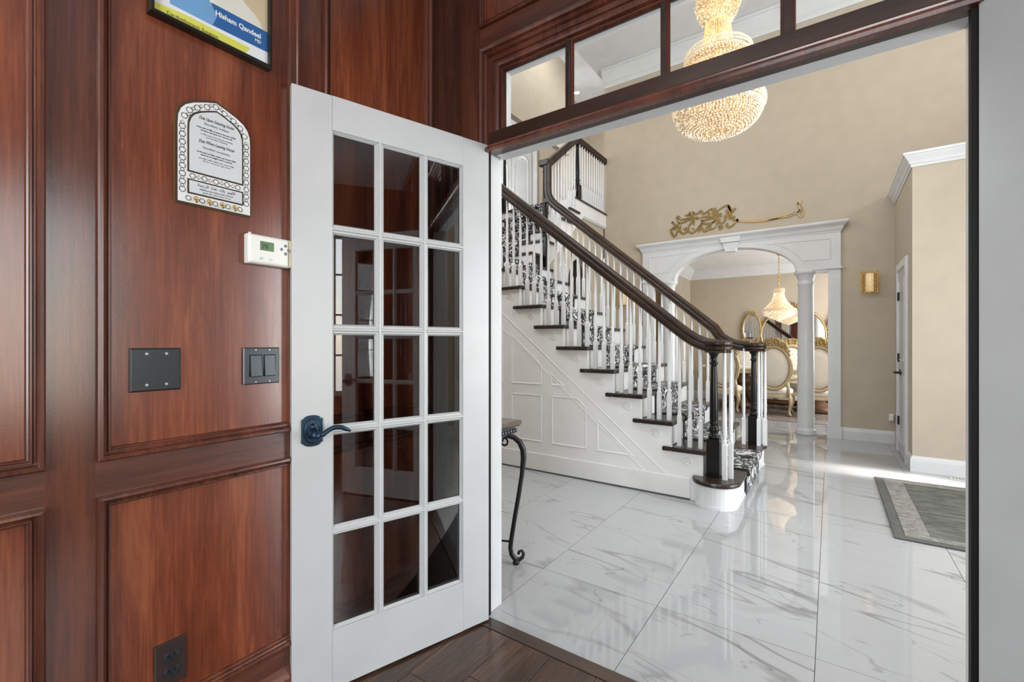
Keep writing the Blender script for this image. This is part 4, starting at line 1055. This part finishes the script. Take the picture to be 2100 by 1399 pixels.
ip = thing('intercom_panel', 'white intercom screen on the beige wall, seen mirrored in the door glass', 'intercom', (2.6, 2.03, 1.66))
MB().box(2.575, 1.94, 1.62, 2.599, 2.14, 1.76).build('case', M['thermo'], ip, bevel=0.006)
MB().box(2.573, 1.96, 1.64, 2.576, 2.12, 1.74).build('screen', M['plate_dark'], ip)
MB().box(2.58, 1.98, 1.83, 2.599, 2.05, 1.94).build('keypad', M['thermo'], ip, bevel=0.004)
def recessed(name, x, y, z, label):
    r = thing(name, label, 'ceiling light', (x, y, z))
    MB().lathe([(0.075, 0.0), (0.075, -0.006), (0.055, -0.008), (0.05, 0.0)], (x, y, z), 24).build('trim_ring', M['white'], r)
    MB().lathe([(0.0, -0.004), (0.05, -0.004), (0.05, -0.001)], (x, y, z), 24).build('lens', M['lamp_disc'], r)
recessed('recessed_light', -4.27, 8.42, 6.33, 'round recessed ceiling light glowing high above the upper hall')

def sconce(x0, x1, z0, z1, label):
    s = thing('wall_sconce', label, 'wall light', ((x0 + x1) / 2, 6.968, z0))
    c = (x0 + x1) / 2
    MB().box(x0 + 0.01, 6.962, z0 + 0.01, x1 - 0.01, 6.9695, z1 - 0.01).build('back_plate', M['gold_sign'], s)
    MB().lathe([(0.04, 0), (0.04, z1 - z0 - 0.04)], (c, 6.915, z0 + 0.02), 16).build('inner_glow', M['core'], s, smooth=True)
    nx, nz = 9, 14
    fr = MB()
    for zz in (z0, z1): fr.tube([(x0, 6.955, zz), (x0, 6.875, zz), (x1, 6.875, zz), (x1, 6.955, zz)], 0.003, 5)
    for xx in (x0, x1): fr.tube([(xx, 6.875, z0), (xx, 6.875, z1)], 0.003, 5)
    fr.build('frame', M['brass'], s)
    b = MB()
    for j in range(nz):
        z = z0 + (j + 0.5) * (z1 - z0) / nz
        for i in range(nx): b.bead((x0 + (i + 0.5) * (x1 - x0) / nx, 6.875, z), 0.0085)
        for i in range(4):
            for xx in (x0, x1): b.bead((xx, 6.89 + i * 0.019, z), 0.0085)
    o = b.build('bead_curtain', M['bead_gold'], s); o['kind'] = 'stuff'
    return s
sconce(0.305, 0.462, 1.787, 2.04, 'square gold beaded wall sconce between the arch and the side door')
sconce(-2.76, -2.605, 1.777, 2.033, 'square gold beaded wall sconce seen between the stair spindles')

# gold calligraphy over the arch, read off stroke by stroke on the wall plane
STROKES = [[(-1.049,2.884),(-0.958,2.857),(-0.856,2.845),(-0.756,2.841),(-0.674,2.84),(-0.593,2.846),(-0.513,2.859),(-0.404,2.881)],[(-0.69,2.831),(-0.593,2.836),(-0.498,2.842),(-0.412,2.852),(-0.402,2.877)],[(-0.402,2.866),(-0.365,2.866),(-0.338,2.896),(-0.325,2.93),(-0.335,2.976),(-0.351,3.011)],[(-0.361,3.008),(-0.335,2.993),(-0.316,3.018),(-0.3,3.02)],[(-0.319,2.983),(-0.293,2.933),(-0.278,2.877),(-0.293,2.834),(-0.316,2.818),(-0.335,2.841),(-0.346,2.888),(-0.331,2.913),(-0.308,2.895),(-0.3,2.863)],[(-1.045,2.902),(-1.071,2.892),(-1.097,2.904),(-1.115,2.923),(-1.089,2.955)],[(-1.173,3.112),(-1.155,3.046),(-1.142,2.981),(-1.126,2.925)],[(-1.322,3.049),(-1.268,3.089),(-1.213,3.114),(-1.173,3.112),(-1.146,3.054),(-1.115,3.015),(-1.097,3.056),(-1.076,3.052)],[(-1.195,3.058),(-1.182,2.997),(-1.168,2.946),(-1.151,2.919)],[(-1.222,2.984),(-1.211,2.923),(-1.239,2.883),(-1.272,2.879),(-1.295,2.917),(-1.281,2.944)],[(-1.304,3.015),(-1.254,3.009)],[(-1.309,2.988),(-1.258,2.975)],[(-1.295,2.838),(-1.278,2.796),(-1.249,2.829),(-1.295,2.838)],[(-1.345,3.113),(-1.334,3.031),(-1.324,2.951),(-1.315,2.89),(-1.324,2.852)],[(-1.382,3.109),(-1.37,3.037),(-1.359,2.966),(-1.352,2.925),(-1.387,2.901)],[(-1.643,3.097),(-1.595,3.059),(-1.537,3.1),(-1.504,3.047),(-1.443,3.079),(-1.382,3.111)],[(-1.537,2.999),(-1.462,3.004),(-1.387,2.972),(-1.462,2.96),(-1.523,2.95),(-1.537,2.979)],[(-1.518,2.949),(-1.48,2.903),(-1.396,2.9),(-1.35,2.915)],[(-1.518,2.921),(-1.53,2.862),(-1.495,2.802),(-1.433,2.808),(-1.396,2.863)],[(-1.648,3.108),(-1.638,3.01),(-1.629,2.902)],[(-1.702,2.826),(-1.663,2.794),(-1.604,2.822),(-1.552,2.885),(-1.518,2.926)],[(-1.692,3.11),(-1.679,3.027),(-1.665,2.943),(-1.719,2.91)],[(-1.82,2.925),(-1.833,2.86),(-1.793,2.803),(-1.726,2.824),(-1.7,2.897)],[(-1.831,3.011),(-1.771,3.015),(-1.697,3.009),(-1.771,2.971),(-1.831,2.966),(-1.871,3.003)],[(-1.881,3.048),(-1.861,3.071),(-1.839,3.042),(-1.866,3.027),(-1.883,3.049)],[(-1.942,2.995),(-1.899,2.947),(-1.921,2.898),(-1.885,2.891),(-1.881,2.934),(-1.831,2.966)],[(-1.921,2.909),(-1.962,2.883),(-1.94,2.818),(-1.906,2.761)],[(-1.891,2.78),(-1.875,2.829),(-1.851,2.868)],[(-1.443,3.054),(-1.413,3.036)],[(-1.433,3.033),(-1.417,3.02)],[(-1.753,3.074),(-1.726,3.057),(-1.719,3.079)],[(-1.709,3.081),(-1.688,3.059)],[(-1.614,3.016),(-1.564,2.998),(-1.604,2.982)],[(-1.084,2.855),(-1.151,2.805),(-1.193,2.833),(-1.182,2.87)],[(-1.424,2.807),(-1.368,2.817),(-1.331,2.843)],[(-1.48,2.835),(-1.433,2.858),(-1.396,2.882)],[(-1.571,2.797),(-1.547,2.844)],[(-1.866,2.932),(-1.856,2.899)],[(-1.781,2.878),(-1.751,2.853),(-1.741,2.893)],[(-1.653,2.86),(-1.633,2.847)],[(-1.957,2.987),(-1.921,3.003)],[(-1.062,2.91),(-1.049,2.86)],[(-1.08,2.874),(-1.049,2.879)]]
ca = thing('calligraphy_art', 'gold metal calligraphy with long sword-shaped tail above the white arch', 'wall art', (-1.1, 6.968, 2.8))
for i, stq in enumerate(STROKES):
    n = len(stq); m = MB()
    pts = []
    for a in range(n - 1):                                  # Catmull-Rom between the points
        p0, p1, p2, p3 = [Vector(stq[min(max(a + q, 0), n - 1)]) for q in (-1, 0, 1, 2)]
        for tt in (0, 0.33, 0.66): pts.append(0.5 * ((2 * p1) + (p2 - p0) * tt + (2 * p0 - 5 * p1 + 4 * p2 - p3) * tt * tt + (3 * p1 - p0 - 3 * p2 + p3) * tt ** 3))
    pts.append(Vector(stq[-1])); k = len(pts)
    wmax = 0.019 if i == 0 else 0.0085 if i in (1, 2, 4) else 0.0155
    if n <= 3: wmax *= 0.8
    rr = []
    for a, p in enumerate(pts):
        d = (pts[min(a + 1, k - 1)] - pts[max(a - 1, 0)]).normalized(); nn = Vector((-d.y, d.x))
        w = wmax * (0.45 + 0.55 * math.sin(math.pi * min(1, (a + 0.7) / k))) * (1.0 if i < 5 else 0.75 + 0.35 * abs(d.x * 0.6 - d.y * 0.8))
        rr.append([(p.x + nn.x * w, 6.955, p.y + nn.y * w), (p.x - nn.x * w, 6.955, p.y - nn.y * w), (p.x - nn.x * w, 6.966, p.y - nn.y * w), (p.x + nn.x * w, 6.966, p.y + nn.y * w)])
    m.rings(rr).build('sword_stroke' if i < 5 else 'letter_stroke', M['gold_sign'] if i >= 5 else M['gold'], ca)
hil = MB()
for a in range(10): hil.bead((-0.47 + a * 0.019, 6.958, 2.866 + a * 0.003 + 0.008 * (a % 2)), 0.008)
hil.build('hilt_beads', M['gold'], ca)

# ------------------------------------------------------------------ chandeliers
def bead_ring(m, c, r, z, n, s, sz=1.0, ph=0.0):
    for k in range(n):
        a = 2 * math.pi * (k + ph) / n; m.bead((c[0] + r * math.cos(a), c[1] + r * math.sin(a), z), s, sz)
def strands(m, c, r0, z0, r1, z1, n, steps, s, sag=0.0):
    for k in range(n):
        a = 2 * math.pi * k / n
        for i in range(steps):
            t = (i + 0.5) / steps
            r = r0 + (r1 - r0) * (t ** (1.0 + sag)); m.bead((c[0] + r * math.cos(a), c[1] + r * math.sin(a), z0 + (z1 - z0) * t), s)
def stuff(m, name, mat, par):
    o = m.build(name, mat, par); o['kind'] = 'stuff'; return o
def bowl(par, c, R0, zr, depth, rows, s, mat, rim_mat, nm='crystal_bowl', p=0.62):
    m = MB()
    for i in range(rows):
        t = i / (rows - 1)
        r = R0 * math.cos(t * math.pi / 2 * 0.985) ** p; z = zr - depth * math.sin(t * math.pi / 2) ** 1.25
        bead_ring(m, c, r, z, max(1, int(2 * math.pi * r / (s * 2.05))), s, 1.0, 0.5 * (i % 2))
    m.bead((c[0], c[1], zr - depth - s), s * 1.2)
    stuff(m, nm, mat, par)
    sh = MB().lathe([(R0 * 0.93 * math.cos(i / 8 * math.pi / 2 * .98) ** p, -depth * 0.92 * math.sin(i / 8 * math.pi / 2) ** 1.25) for i in range(9)], (c[0], c[1], zr), 28)
    sh.build('bowl_lining', M['crystal_gold'], par, smooth=True)
big = thing('chandelier', 'huge tiered crystal chandelier glowing warm over the foyer', 'chandelier', (-0.81, 4.3, 5.6))
C = (-0.81, 4.3)
bowl(big, C, 0.35, 3.20, 0.165, 17, 0.0125, M['crystal'], M['crystal_rim'])
m = MB()
for i, (r, z) in enumerate(((0.355, 3.205), (0.367, 3.225), (0.371, 3.25), (0.369, 3.275), (0.362, 3.297), (0.348, 3.312))): bead_ring(m, C, r, z, 118, 0.0105, 1.2, 0.5 * (i % 2))
stuff(m, 'crystal_rim', M['crystal_rim'], big)
m = MB(); strands(m, C, 0.17, 3.66, 0.35, 3.31, 44, 22, 0.0085, -0.3); stuff(m, 'crystal_strands', M['crystal'], big)
m = MB()
for i, (r, z) in enumerate(((0.262, 3.665), (0.272, 3.69), (0.268, 3.72), (0.25, 3.74))): bead_ring(m, C, r, z, 84, 0.0105, 1.2, 0.5 * (i % 2))
stuff(m, 'crystal_rim', M['crystal_rim'], big)
m = MB()
for i in range(9):
    r = 0.255 - i * 0.026; bead_ring(m, C, r, 3.655 - 0.05 * math.sin(i / 8 * math.pi / 2), max(5, int(r * 2 * math.pi / 0.026)), 0.0125, 1.2, 0.5 * (i % 2))
stuff(m, 'crystal_dish', M['crystal'], big)
MB().lathe([(0.001, 0.0), (0.245, 0.035), (0.25, 0.07)], (C[0], C[1], 3.62), 28).build('dish_lining', M['crystal_gold'], big, smooth=True)
m = MB(); strands(m, C, 0.10, 4.0, 0.135, 3.74, 34, 16, 0.0085, 0.8); stuff(m, 'crystal_neck', M['crystal_gold'], big)
m = MB()
for i in range(8):
    t = i / 7; r = 0.175 - 0.075 * t; bead_ring(m, C, r, 4.12 - 0.12 * math.sin(t * 1.57), int(r * 2 * math.pi / 0.022), 0.0115, 1.1, 0.5 * (i % 2))
for i in range(5): bead_ring(m, C, 0.178 + 0.006 * math.sin(i), 4.13 + i * 0.022, 52, 0.0105, 1.2, 0.5 * (i % 2))
stuff(m, 'crystal_dish', M['crystal'], big)
MB().lathe([(0.001, 0), (0.16, 0.11), (0.17, 0.2)], (C[0], C[1], 4.015), 24).build('dish_lining', M['crystal_gold'], big, smooth=True)
m = MB(); strands(m, C, 0.07, 4.75, 0.17, 4.24, 30, 30, 0.0085, 0.7); stuff(m, 'crystal_strands', M['crystal_gold'], big)
MB().tube([(C[0], C[1], 3.3), (C[0], C[1], 4.8)], 0.018, 8).build('stem', M['brass'], big)
MB().lathe([(0.02, 0.62), (0.05, 0.75), (0.075, 0.79), (0.075, 0.80)], (C[0], C[1], 4.80), 20).build('canopy', M['brass'], big)
def chain(par, x, y, z0, z1, s):
    n = int((z1 - z0) / (s * 1.5)); m = MB()
    for i in range(n):
        z = z0 + (i + 0.5) * (z1 - z0) / n
        q = [(s * 0.55 * math.cos(a), s * math.sin(a)) for a in [2 * math.pi * k / 10 for k in range(10)]]
        m.tube([((x + u, y, z + v) if i % 2 else (x, y + u, z + v)) for u, v in q], s * 0.17, 5, wrap=True)
    m.build('chain', M['brass'], par)
chain(big, C[0], C[1], 4.8, 5.45, 0.03)
for k in range(10):
    a = 2 * math.pi * k / 10
    MB().ball((C[0] + 0.24 * math.cos(a), C[1] + 0.24 * math.sin(a), 3.27), 0.016, 8, 6).build('bulb', M['bulb'], big, smooth=True)
for k in range(6):
    a = 2 * math.pi * k / 6
    MB().ball((C[0] + 0.2 * math.cos(a), C[1] + 0.2 * math.sin(a), 3.71), 0.014, 8, 6).build('bulb', M['bulb'], big, smooth=True)
for k in range(4):
    a = 2 * math.pi * k / 4 + 0.5
    MB().ball((C[0] + 0.13 * math.cos(a), C[1] + 0.13 * math.sin(a), 4.16), 0.014, 8, 6).build('bulb', M['bulb'], big, smooth=True)
def glow(x, y, z, p, r=0.1):
    ld = bpy.data.lights.new('chandelier_glow', 'POINT'); ld.energy = p; ld.color = (1.0, 0.8, 0.55); ld.shadow_soft_size = r
    o = bpy.data.objects.new('chandelier_glow', ld); o.location = (x, y, z); COL.objects.link(o)
glow(C[0], C[1], 3.48, 5, 0.15); glow(C[0], C[1], 3.92, 2, 0.06)

D = (-0.75, 9.3)
dc = thing('chandelier', 'small crystal basket chandelier hanging over the dining table', 'chandelier', (D[0], D[1], 2.78))
m = MB(); strands(m, D, 0.078, 2.07, 0.245, 1.785, 40, 22, 0.0075, 0.9); stuff(m, 'crystal_strands', M['crystal_bright'], dc)
MB().lathe([(0.20, 1.785), (0.15, 1.83), (0.11, 1.89), (0.075, 1.96), (0.055, 2.03), (0.05, 2.07)], (D[0], D[1], 0), 24).build('strand_lining', M['crystal_gold'], dc, smooth=True)
m = MB()
for i, (r, z) in enumerate(((0.082, 2.08), (0.088, 2.10), (0.088, 2.12), (0.082, 2.14))): bead_ring(m, D, r, z, 30, 0.010, 1.1, 0.5 * (i % 2))
for i, (r, z) in enumerate(((0.256, 1.75), (0.265, 1.765), (0.256, 1.782))): bead_ring(m, D, r, z, 80, 0.011, 1.1, 0.5 * (i % 2))
stuff(m, 'crystal_rim', M['crystal_rim'], dc)
m = MB()
for i in range(10):
    t = i / 9; r = 0.238 - 0.02 * t if t < 0.4 else 0.23 * (1 - (t - 0.4) / 0.6) + 0.035 * ((t - 0.4) / 0.6)
    z = 1.738 - 0.15 * t
    bead_ring(m, D, r, z, max(6, int(r * 2 * math.pi / 0.02)), 0.0105, 1.1, 0.5 * (i % 2))
m.bead((D[0], D[1], 1.575), 0.014)
stuff(m, 'crystal_bowl', M['crystal_bright'], dc)
MB().lathe([(0.205, 1.74), (0.198, 1.69), (0.10, 1.645), (0.02, 1.61)], (D[0], D[1], 0), 24).build('bowl_lining', M['crystal_gold'], dc, smooth=True)
MB().tube([(D[0], D[1], 1.75), (D[0], D[1], 2.17)], 0.01, 8).build('stem', M['brass'], dc)
chain(dc, D[0], D[1], 2.16, 2.76, 0.022)
MB().lathe([(0.01, -0.05), (0.04, -0.02), (0.055, 0.0)], (D[0], D[1], 2.775), 18).build('canopy', M['brass'], dc)
for k in range(6):
    a = 2 * math.pi * k / 6
    MB().ball((D[0] + 0.13 * math.cos(a), D[1] + 0.13 * math.sin(a), 1.8), 0.011, 8, 5).build('bulb', M['bulb'], dc, smooth=True)


# ================================================================== DINING ROOM
dr = thing('dining_rug', 'brown patterned rug under the dining table and chairs', 'rug', (-0.7, 9.2, 0))
MB().box(-2.3, 7.98, 0.0005, 0.95, 10.3, 0.010).build('border', M['rug_band'], dr)
MB().box(-2.2, 8.09, 0.002, 0.85, 10.2, 0.0115).build('field', M['rug_dining'], dr)

tb = thing('dining_table', 'long cream topped dining table on carved dark pedestals', 'table', (-0.75, 9.3, 0.012))
el = [(-0.75 + 1.28 * math.copysign(abs(math.cos(a)) ** 0.5, math.cos(a)), 9.35 + 0.50 * math.copysign(abs(math.sin(a)) ** 0.5, math.sin(a))) for a in [2 * math.pi * k / 40 for k in range(40)]]
MB().prism(el, lambda u, v, h: (u, v, h), 0.725, 0.76).build('tabletop', M['cream'], tb, bevel=0.01)
MB().prism([(-0.75 + (u + 0.75) * 0.95, 9.35 + (v - 9.35) * 0.9) for u, v in el], lambda u, v, h: (u, v, h), 0.655, 0.725).build('apron', M['gold_pale'], tb)
for cx in (-1.35, -0.15):
    MB().lathe([(0.30, 0.0), (0.32, 0.05), (0.24, 0.10), (0.20, 0.16), (0.13, 0.24), (0.10, 0.32), (0.16, 0.42), (0.20, 0.50), (0.13, 0.58), (0.22, 0.655)], (cx, 9.35, 0.012), 24).build('pedestal', M['carved'], tb, smooth=True)
    for k in range(4):
        a = R(45 + 90 * k)
        MB().tube([(cx + r * math.cos(a), 9.35 + r * 0.85 * math.sin(a), z) for r, z in ((0.12, 0.30), (0.22, 0.22), (0.30, 0.12), (0.36, 0.07), (0.42, 0.06), (0.43, 0.10))], [0.04, 0.04, 0.036, 0.034, 0.03, 0.02], 8).build('pedestal_foot', M['carved'], tb, smooth=True)
MB().tube([(-1.35, 9.35, 0.13), (-0.15, 9.35, 0.13)], 0.05, 10).build('stretcher', M['carved'], tb, smooth=True)

def make_chair():
    c = thing('dining_chair', 'x', 'chair')
    ZB, RX, RZ_ = 0.775, 0.245, 0.345
    tilt = lambda z: -0.10 * (z - 0.42)
    E = lambda a, rx, rz, dy=0.0: (rx * math.cos(a), tilt(ZB + rz * math.sin(a)) + dy, ZB + rz * math.sin(a))
    A = [2 * math.pi * k / 40 for k in range(40)]
    MB().tube([E(a, RX, RZ_) for a in A], 0.028, 8, wrap=True, up=(0, 1, 0)).build('back_frame', M['gold_pale'], c, smooth=True)
    m = MB()
    for s in (-0.022, 0.022):
        for k in range(64): m.bead(E(2 * math.pi * k / 64, RX - 0.032, RZ_ - 0.032, s), 0.009)
    for k in range(56): m.ball(E(2 * math.pi * k / 56, RX + 0.008, RZ_ + 0.008, -0.02), 0.013, 6, 4)
    stuff(m, 'bead_trim', M['gold'], c)
    pad = MB().rings([[E(a, (RX - 0.03) * f, (RZ_ - 0.03) * f, d) for a in A] for f, d in ((0.02, -0.026), (0.6, -0.024), (0.96, -0.014), (1.0, 0.0), (0.96, 0.022), (0.7, 0.042), (0.02, 0.05))])
    pad.build('back_pad', M['cream'], c, smooth=True)
    m = MB()
    for i in range(-3, 4):
        for j in range(-4, 5):
            x, z = (i + 0.5 * (j % 2)) * 0.065, j * 0.062
            if (x / (RX - 0.06)) ** 2 + (z / (RZ_ - 0.06)) ** 2 < 1: m.bead((x, tilt(ZB + z) + 0.046, ZB + z), 0.009)
    stuff(m, 'tuft_buttons', M['gold_pale'], c)
    cr = MB()
    for row, (n, off, rad) in enumerate(((23, 0.028, 0.020), (17, 0.062, 0.019), (11, 0.094, 0.018), (5, 0.122, 0.017))):
        for k in range(n):
            a = R(90 + (k - (n - 1) / 2) * 5.2)
            p = E(a, RX + off * 0.9, RZ_ + off, -0.012 - 0.008 * ((k + row) % 2))
            cr.ball(p, rad * (0.8 + 0.35 * ((k * 7 + row * 3) % 3) / 2), 7, 5, sx=1.1, sy=0.7)
    for s in (-1, 1):
        for cx, r0 in ((0.055, 0.045), (0.15, 0.038)):
            z0 = ZB + RZ_ + (0.075 if cx < 0.1 else 0.02)
            cr.tube([(s * (cx + r0 * (1 - i / 22) * math.cos(R(-60 + 26 * i))), tilt(z0) - 0.03, z0 + r0 * (1 - i / 22) * math.sin(R(-60 + 26 * i))) for i in range(18)], 0.010, 6)
    cr.tube([E(R(40 + 5 * i), RX + 0.05 + 0.06 * math.sin(math.pi * i / 20), RZ_ + 0.05 + 0.085 * math.sin(math.pi * i / 20), -0.012) for i in range(21)], 0.012, 6)
    cr.build('crest', M['gold'], c, smooth=True, kind='stuff')
    sp = [(0.26 * math.copysign(abs(math.cos(a)) ** 0.6, math.cos(a)), 0.26 + 0.25 * math.copysign(abs(math.sin(a)) ** 0.6, math.sin(a))) for a in A]
    mp = lambda u, v, h: (u, v, h)
    MB().prism(sp, mp, 0.285, 0.345).build('seat_rail', M['gold_pale'], c, bevel=0.008)
    cu = MB().rings([[(u * f, 0.26 + (v - 0.26) * f, z) for u, v in sp] for f, z in ((0.95, 0.345), (0.99, 0.37), (0.96, 0.41), (0.8, 0.435), (0.02, 0.445))])
    cu.build('seat_cushion', M['cream'], c, smooth=True)
    for sx, y, sy in ((-1, 0.04, -1), (1, 0.04, -1), (-1, 0.46, 1), (1, 0.46, 1)):
        P_ = [(sx * x, y + sy * d, z) for x, d, z in ((0.20, -0.01, 0.34), (0.235, 0.01, 0.28), (0.243, 0.025, 0.22), (0.225, 0.01, 0.14), (0.213, -0.004, 0.07), (0.228, 0.03, 0.026), (0.238, 0.055, 0.02))]
        MB().tube(P_, [0.03, 0.036, 0.032, 0.024, 0.019, 0.02, 0.014], 8).build('leg', M['gold_pale'], c, smooth=True)
    for sx in (-1, 1):
        MB().tube([(sx * 0.2, 0.0, 0.33), (sx * 0.205, tilt(0.45), 0.46), (sx * 0.19, tilt(0.55), 0.56)], 0.024, 8).build('back_post', M['gold_pale'], c, smooth=True)
    return c
ch = make_chair()
GZ = 0.0125
ch.location = (-0.755, 8.45, GZ); ch['label'] = 'cream and gold oval-back dining chair just beside the round column'
dup(ch, (-1.51, 8.45, GZ), 0, 'gold oval-back dining chair half hidden behind the front newel post')
dup(ch, (-0.16, 8.45, GZ), 0, 'oval-back dining chair glimpsed between the round column and the pilaster')
dup(ch, (-1.42, 10.18, GZ), math.pi, 'tufted dining chair across the table behind the newel posts')
dup(ch, (-0.62, 10.18, GZ), math.pi, 'gold crested dining chair across the table under the chandelier')

def oval_mirror(x, z, rx, rz, label, crest=True):
    o = thing('wall_mirror', label, 'mirror', (x, 10.45, z - rz))
    A = [2 * math.pi * k / 48 for k in range(48)]
    f = MB().tube([(x + rx * math.cos(a), 10.418, z + rz * math.sin(a)) for a in A], 0.018, 8, wrap=True, up=(0, 1, 0))
    f.build('frame', M['gold'], o, smooth=True)
    b = MB()
    for k in range(60): b.ball((x + (rx + 0.022) * math.cos(2 * math.pi * k / 60), 10.42, z + (rz + 0.022) * math.sin(2 * math.pi * k / 60)), 0.009 + 0.005 * (k % 3), 6, 4)
    b.build('frame_carving', M['gold'], o, smooth=True, kind='stuff')
    MB().prism([(x + (rx - 0.005) * math.cos(a), z + (rz - 0.005) * math.sin(a)) for a in A], lambda u, v, h: (u, 10.435 - h, v), 0.0, 0.012).build('mirror_glass', M['mirror'], o)
    c = MB()
    w = min(0.2, rx * 0.75)
    for row, (n, off) in enumerate(((11, 0.03), (7, 0.065), (3, 0.10))):
        for k in range(n):
            u = (k - (n - 1) / 2) / 5.0
            zz = z + rz * math.sqrt(max(0.0, 1 - (u * w / rx) ** 2)) + off * (w / 0.2)
            c.ball((x + u * w, 10.412 - 0.006 * ((k + row) % 2), zz), 0.020 * (w / 0.2) ** 0.5 * (0.8 + 0.2 * ((k + row) % 3)), 7, 5)
    for s in (-1, 1):
        c.tube([(x + s * w * (0.45 + 0.28 * (1 - i / 20) * math.cos(R(200 - 28 * i))), 10.40, z + rz + w * (0.18 + 0.28 * (1 - i / 20) * math.sin(R(200 - 28 * i)))) for i in range(16)], 0.009, 6)
    c.build('crest', M['gold'], o, smooth=True, kind='stuff')
oval_mirror(-1.32, 1.46, 0.165, 0.30, 'small oval gilt mirror beside the big one on the dining wall')
oval_mirror(-0.61, 1.35, 0.54, 0.52, 'large oval gilt mirror behind the dining chandelier')
oval_mirror(0.13, 1.46, 0.165, 0.30, 'small oval gilt mirror mostly hidden by the white pilaster')

cb = thing('tall_cabinet', 'tall brown wooden cabinet glimpsed between spindles inside the arch', 'cabinet', (-2.36, 8.05, 0))
MB().box(-2.515, 7.75, 0.0, -2.31, 8.4, 1.75).build('body', M['cabinet'], cb, bevel=0.004)
MB().box(-2.515, 7.73, 1.75, -2.29, 8.42, 1.80).box(-2.515, 7.77, 1.80, -2.33, 8.38, 2.28).build('upper_case', M['cabinet'], cb, bevel=0.004)
for y in (7.78, 8.085):
    d_ = MB().box(-2.31, y, 0.12, -2.302, y + 0.29, 1.70).build('door', M['cabinet'], cb, bevel=0.003)
    MB().ball((-2.303, y + (0.26 if y < 8 else 0.03), 0.95), 0.014, 8, 6).build('knob', M['brass'], d_, smooth=True)
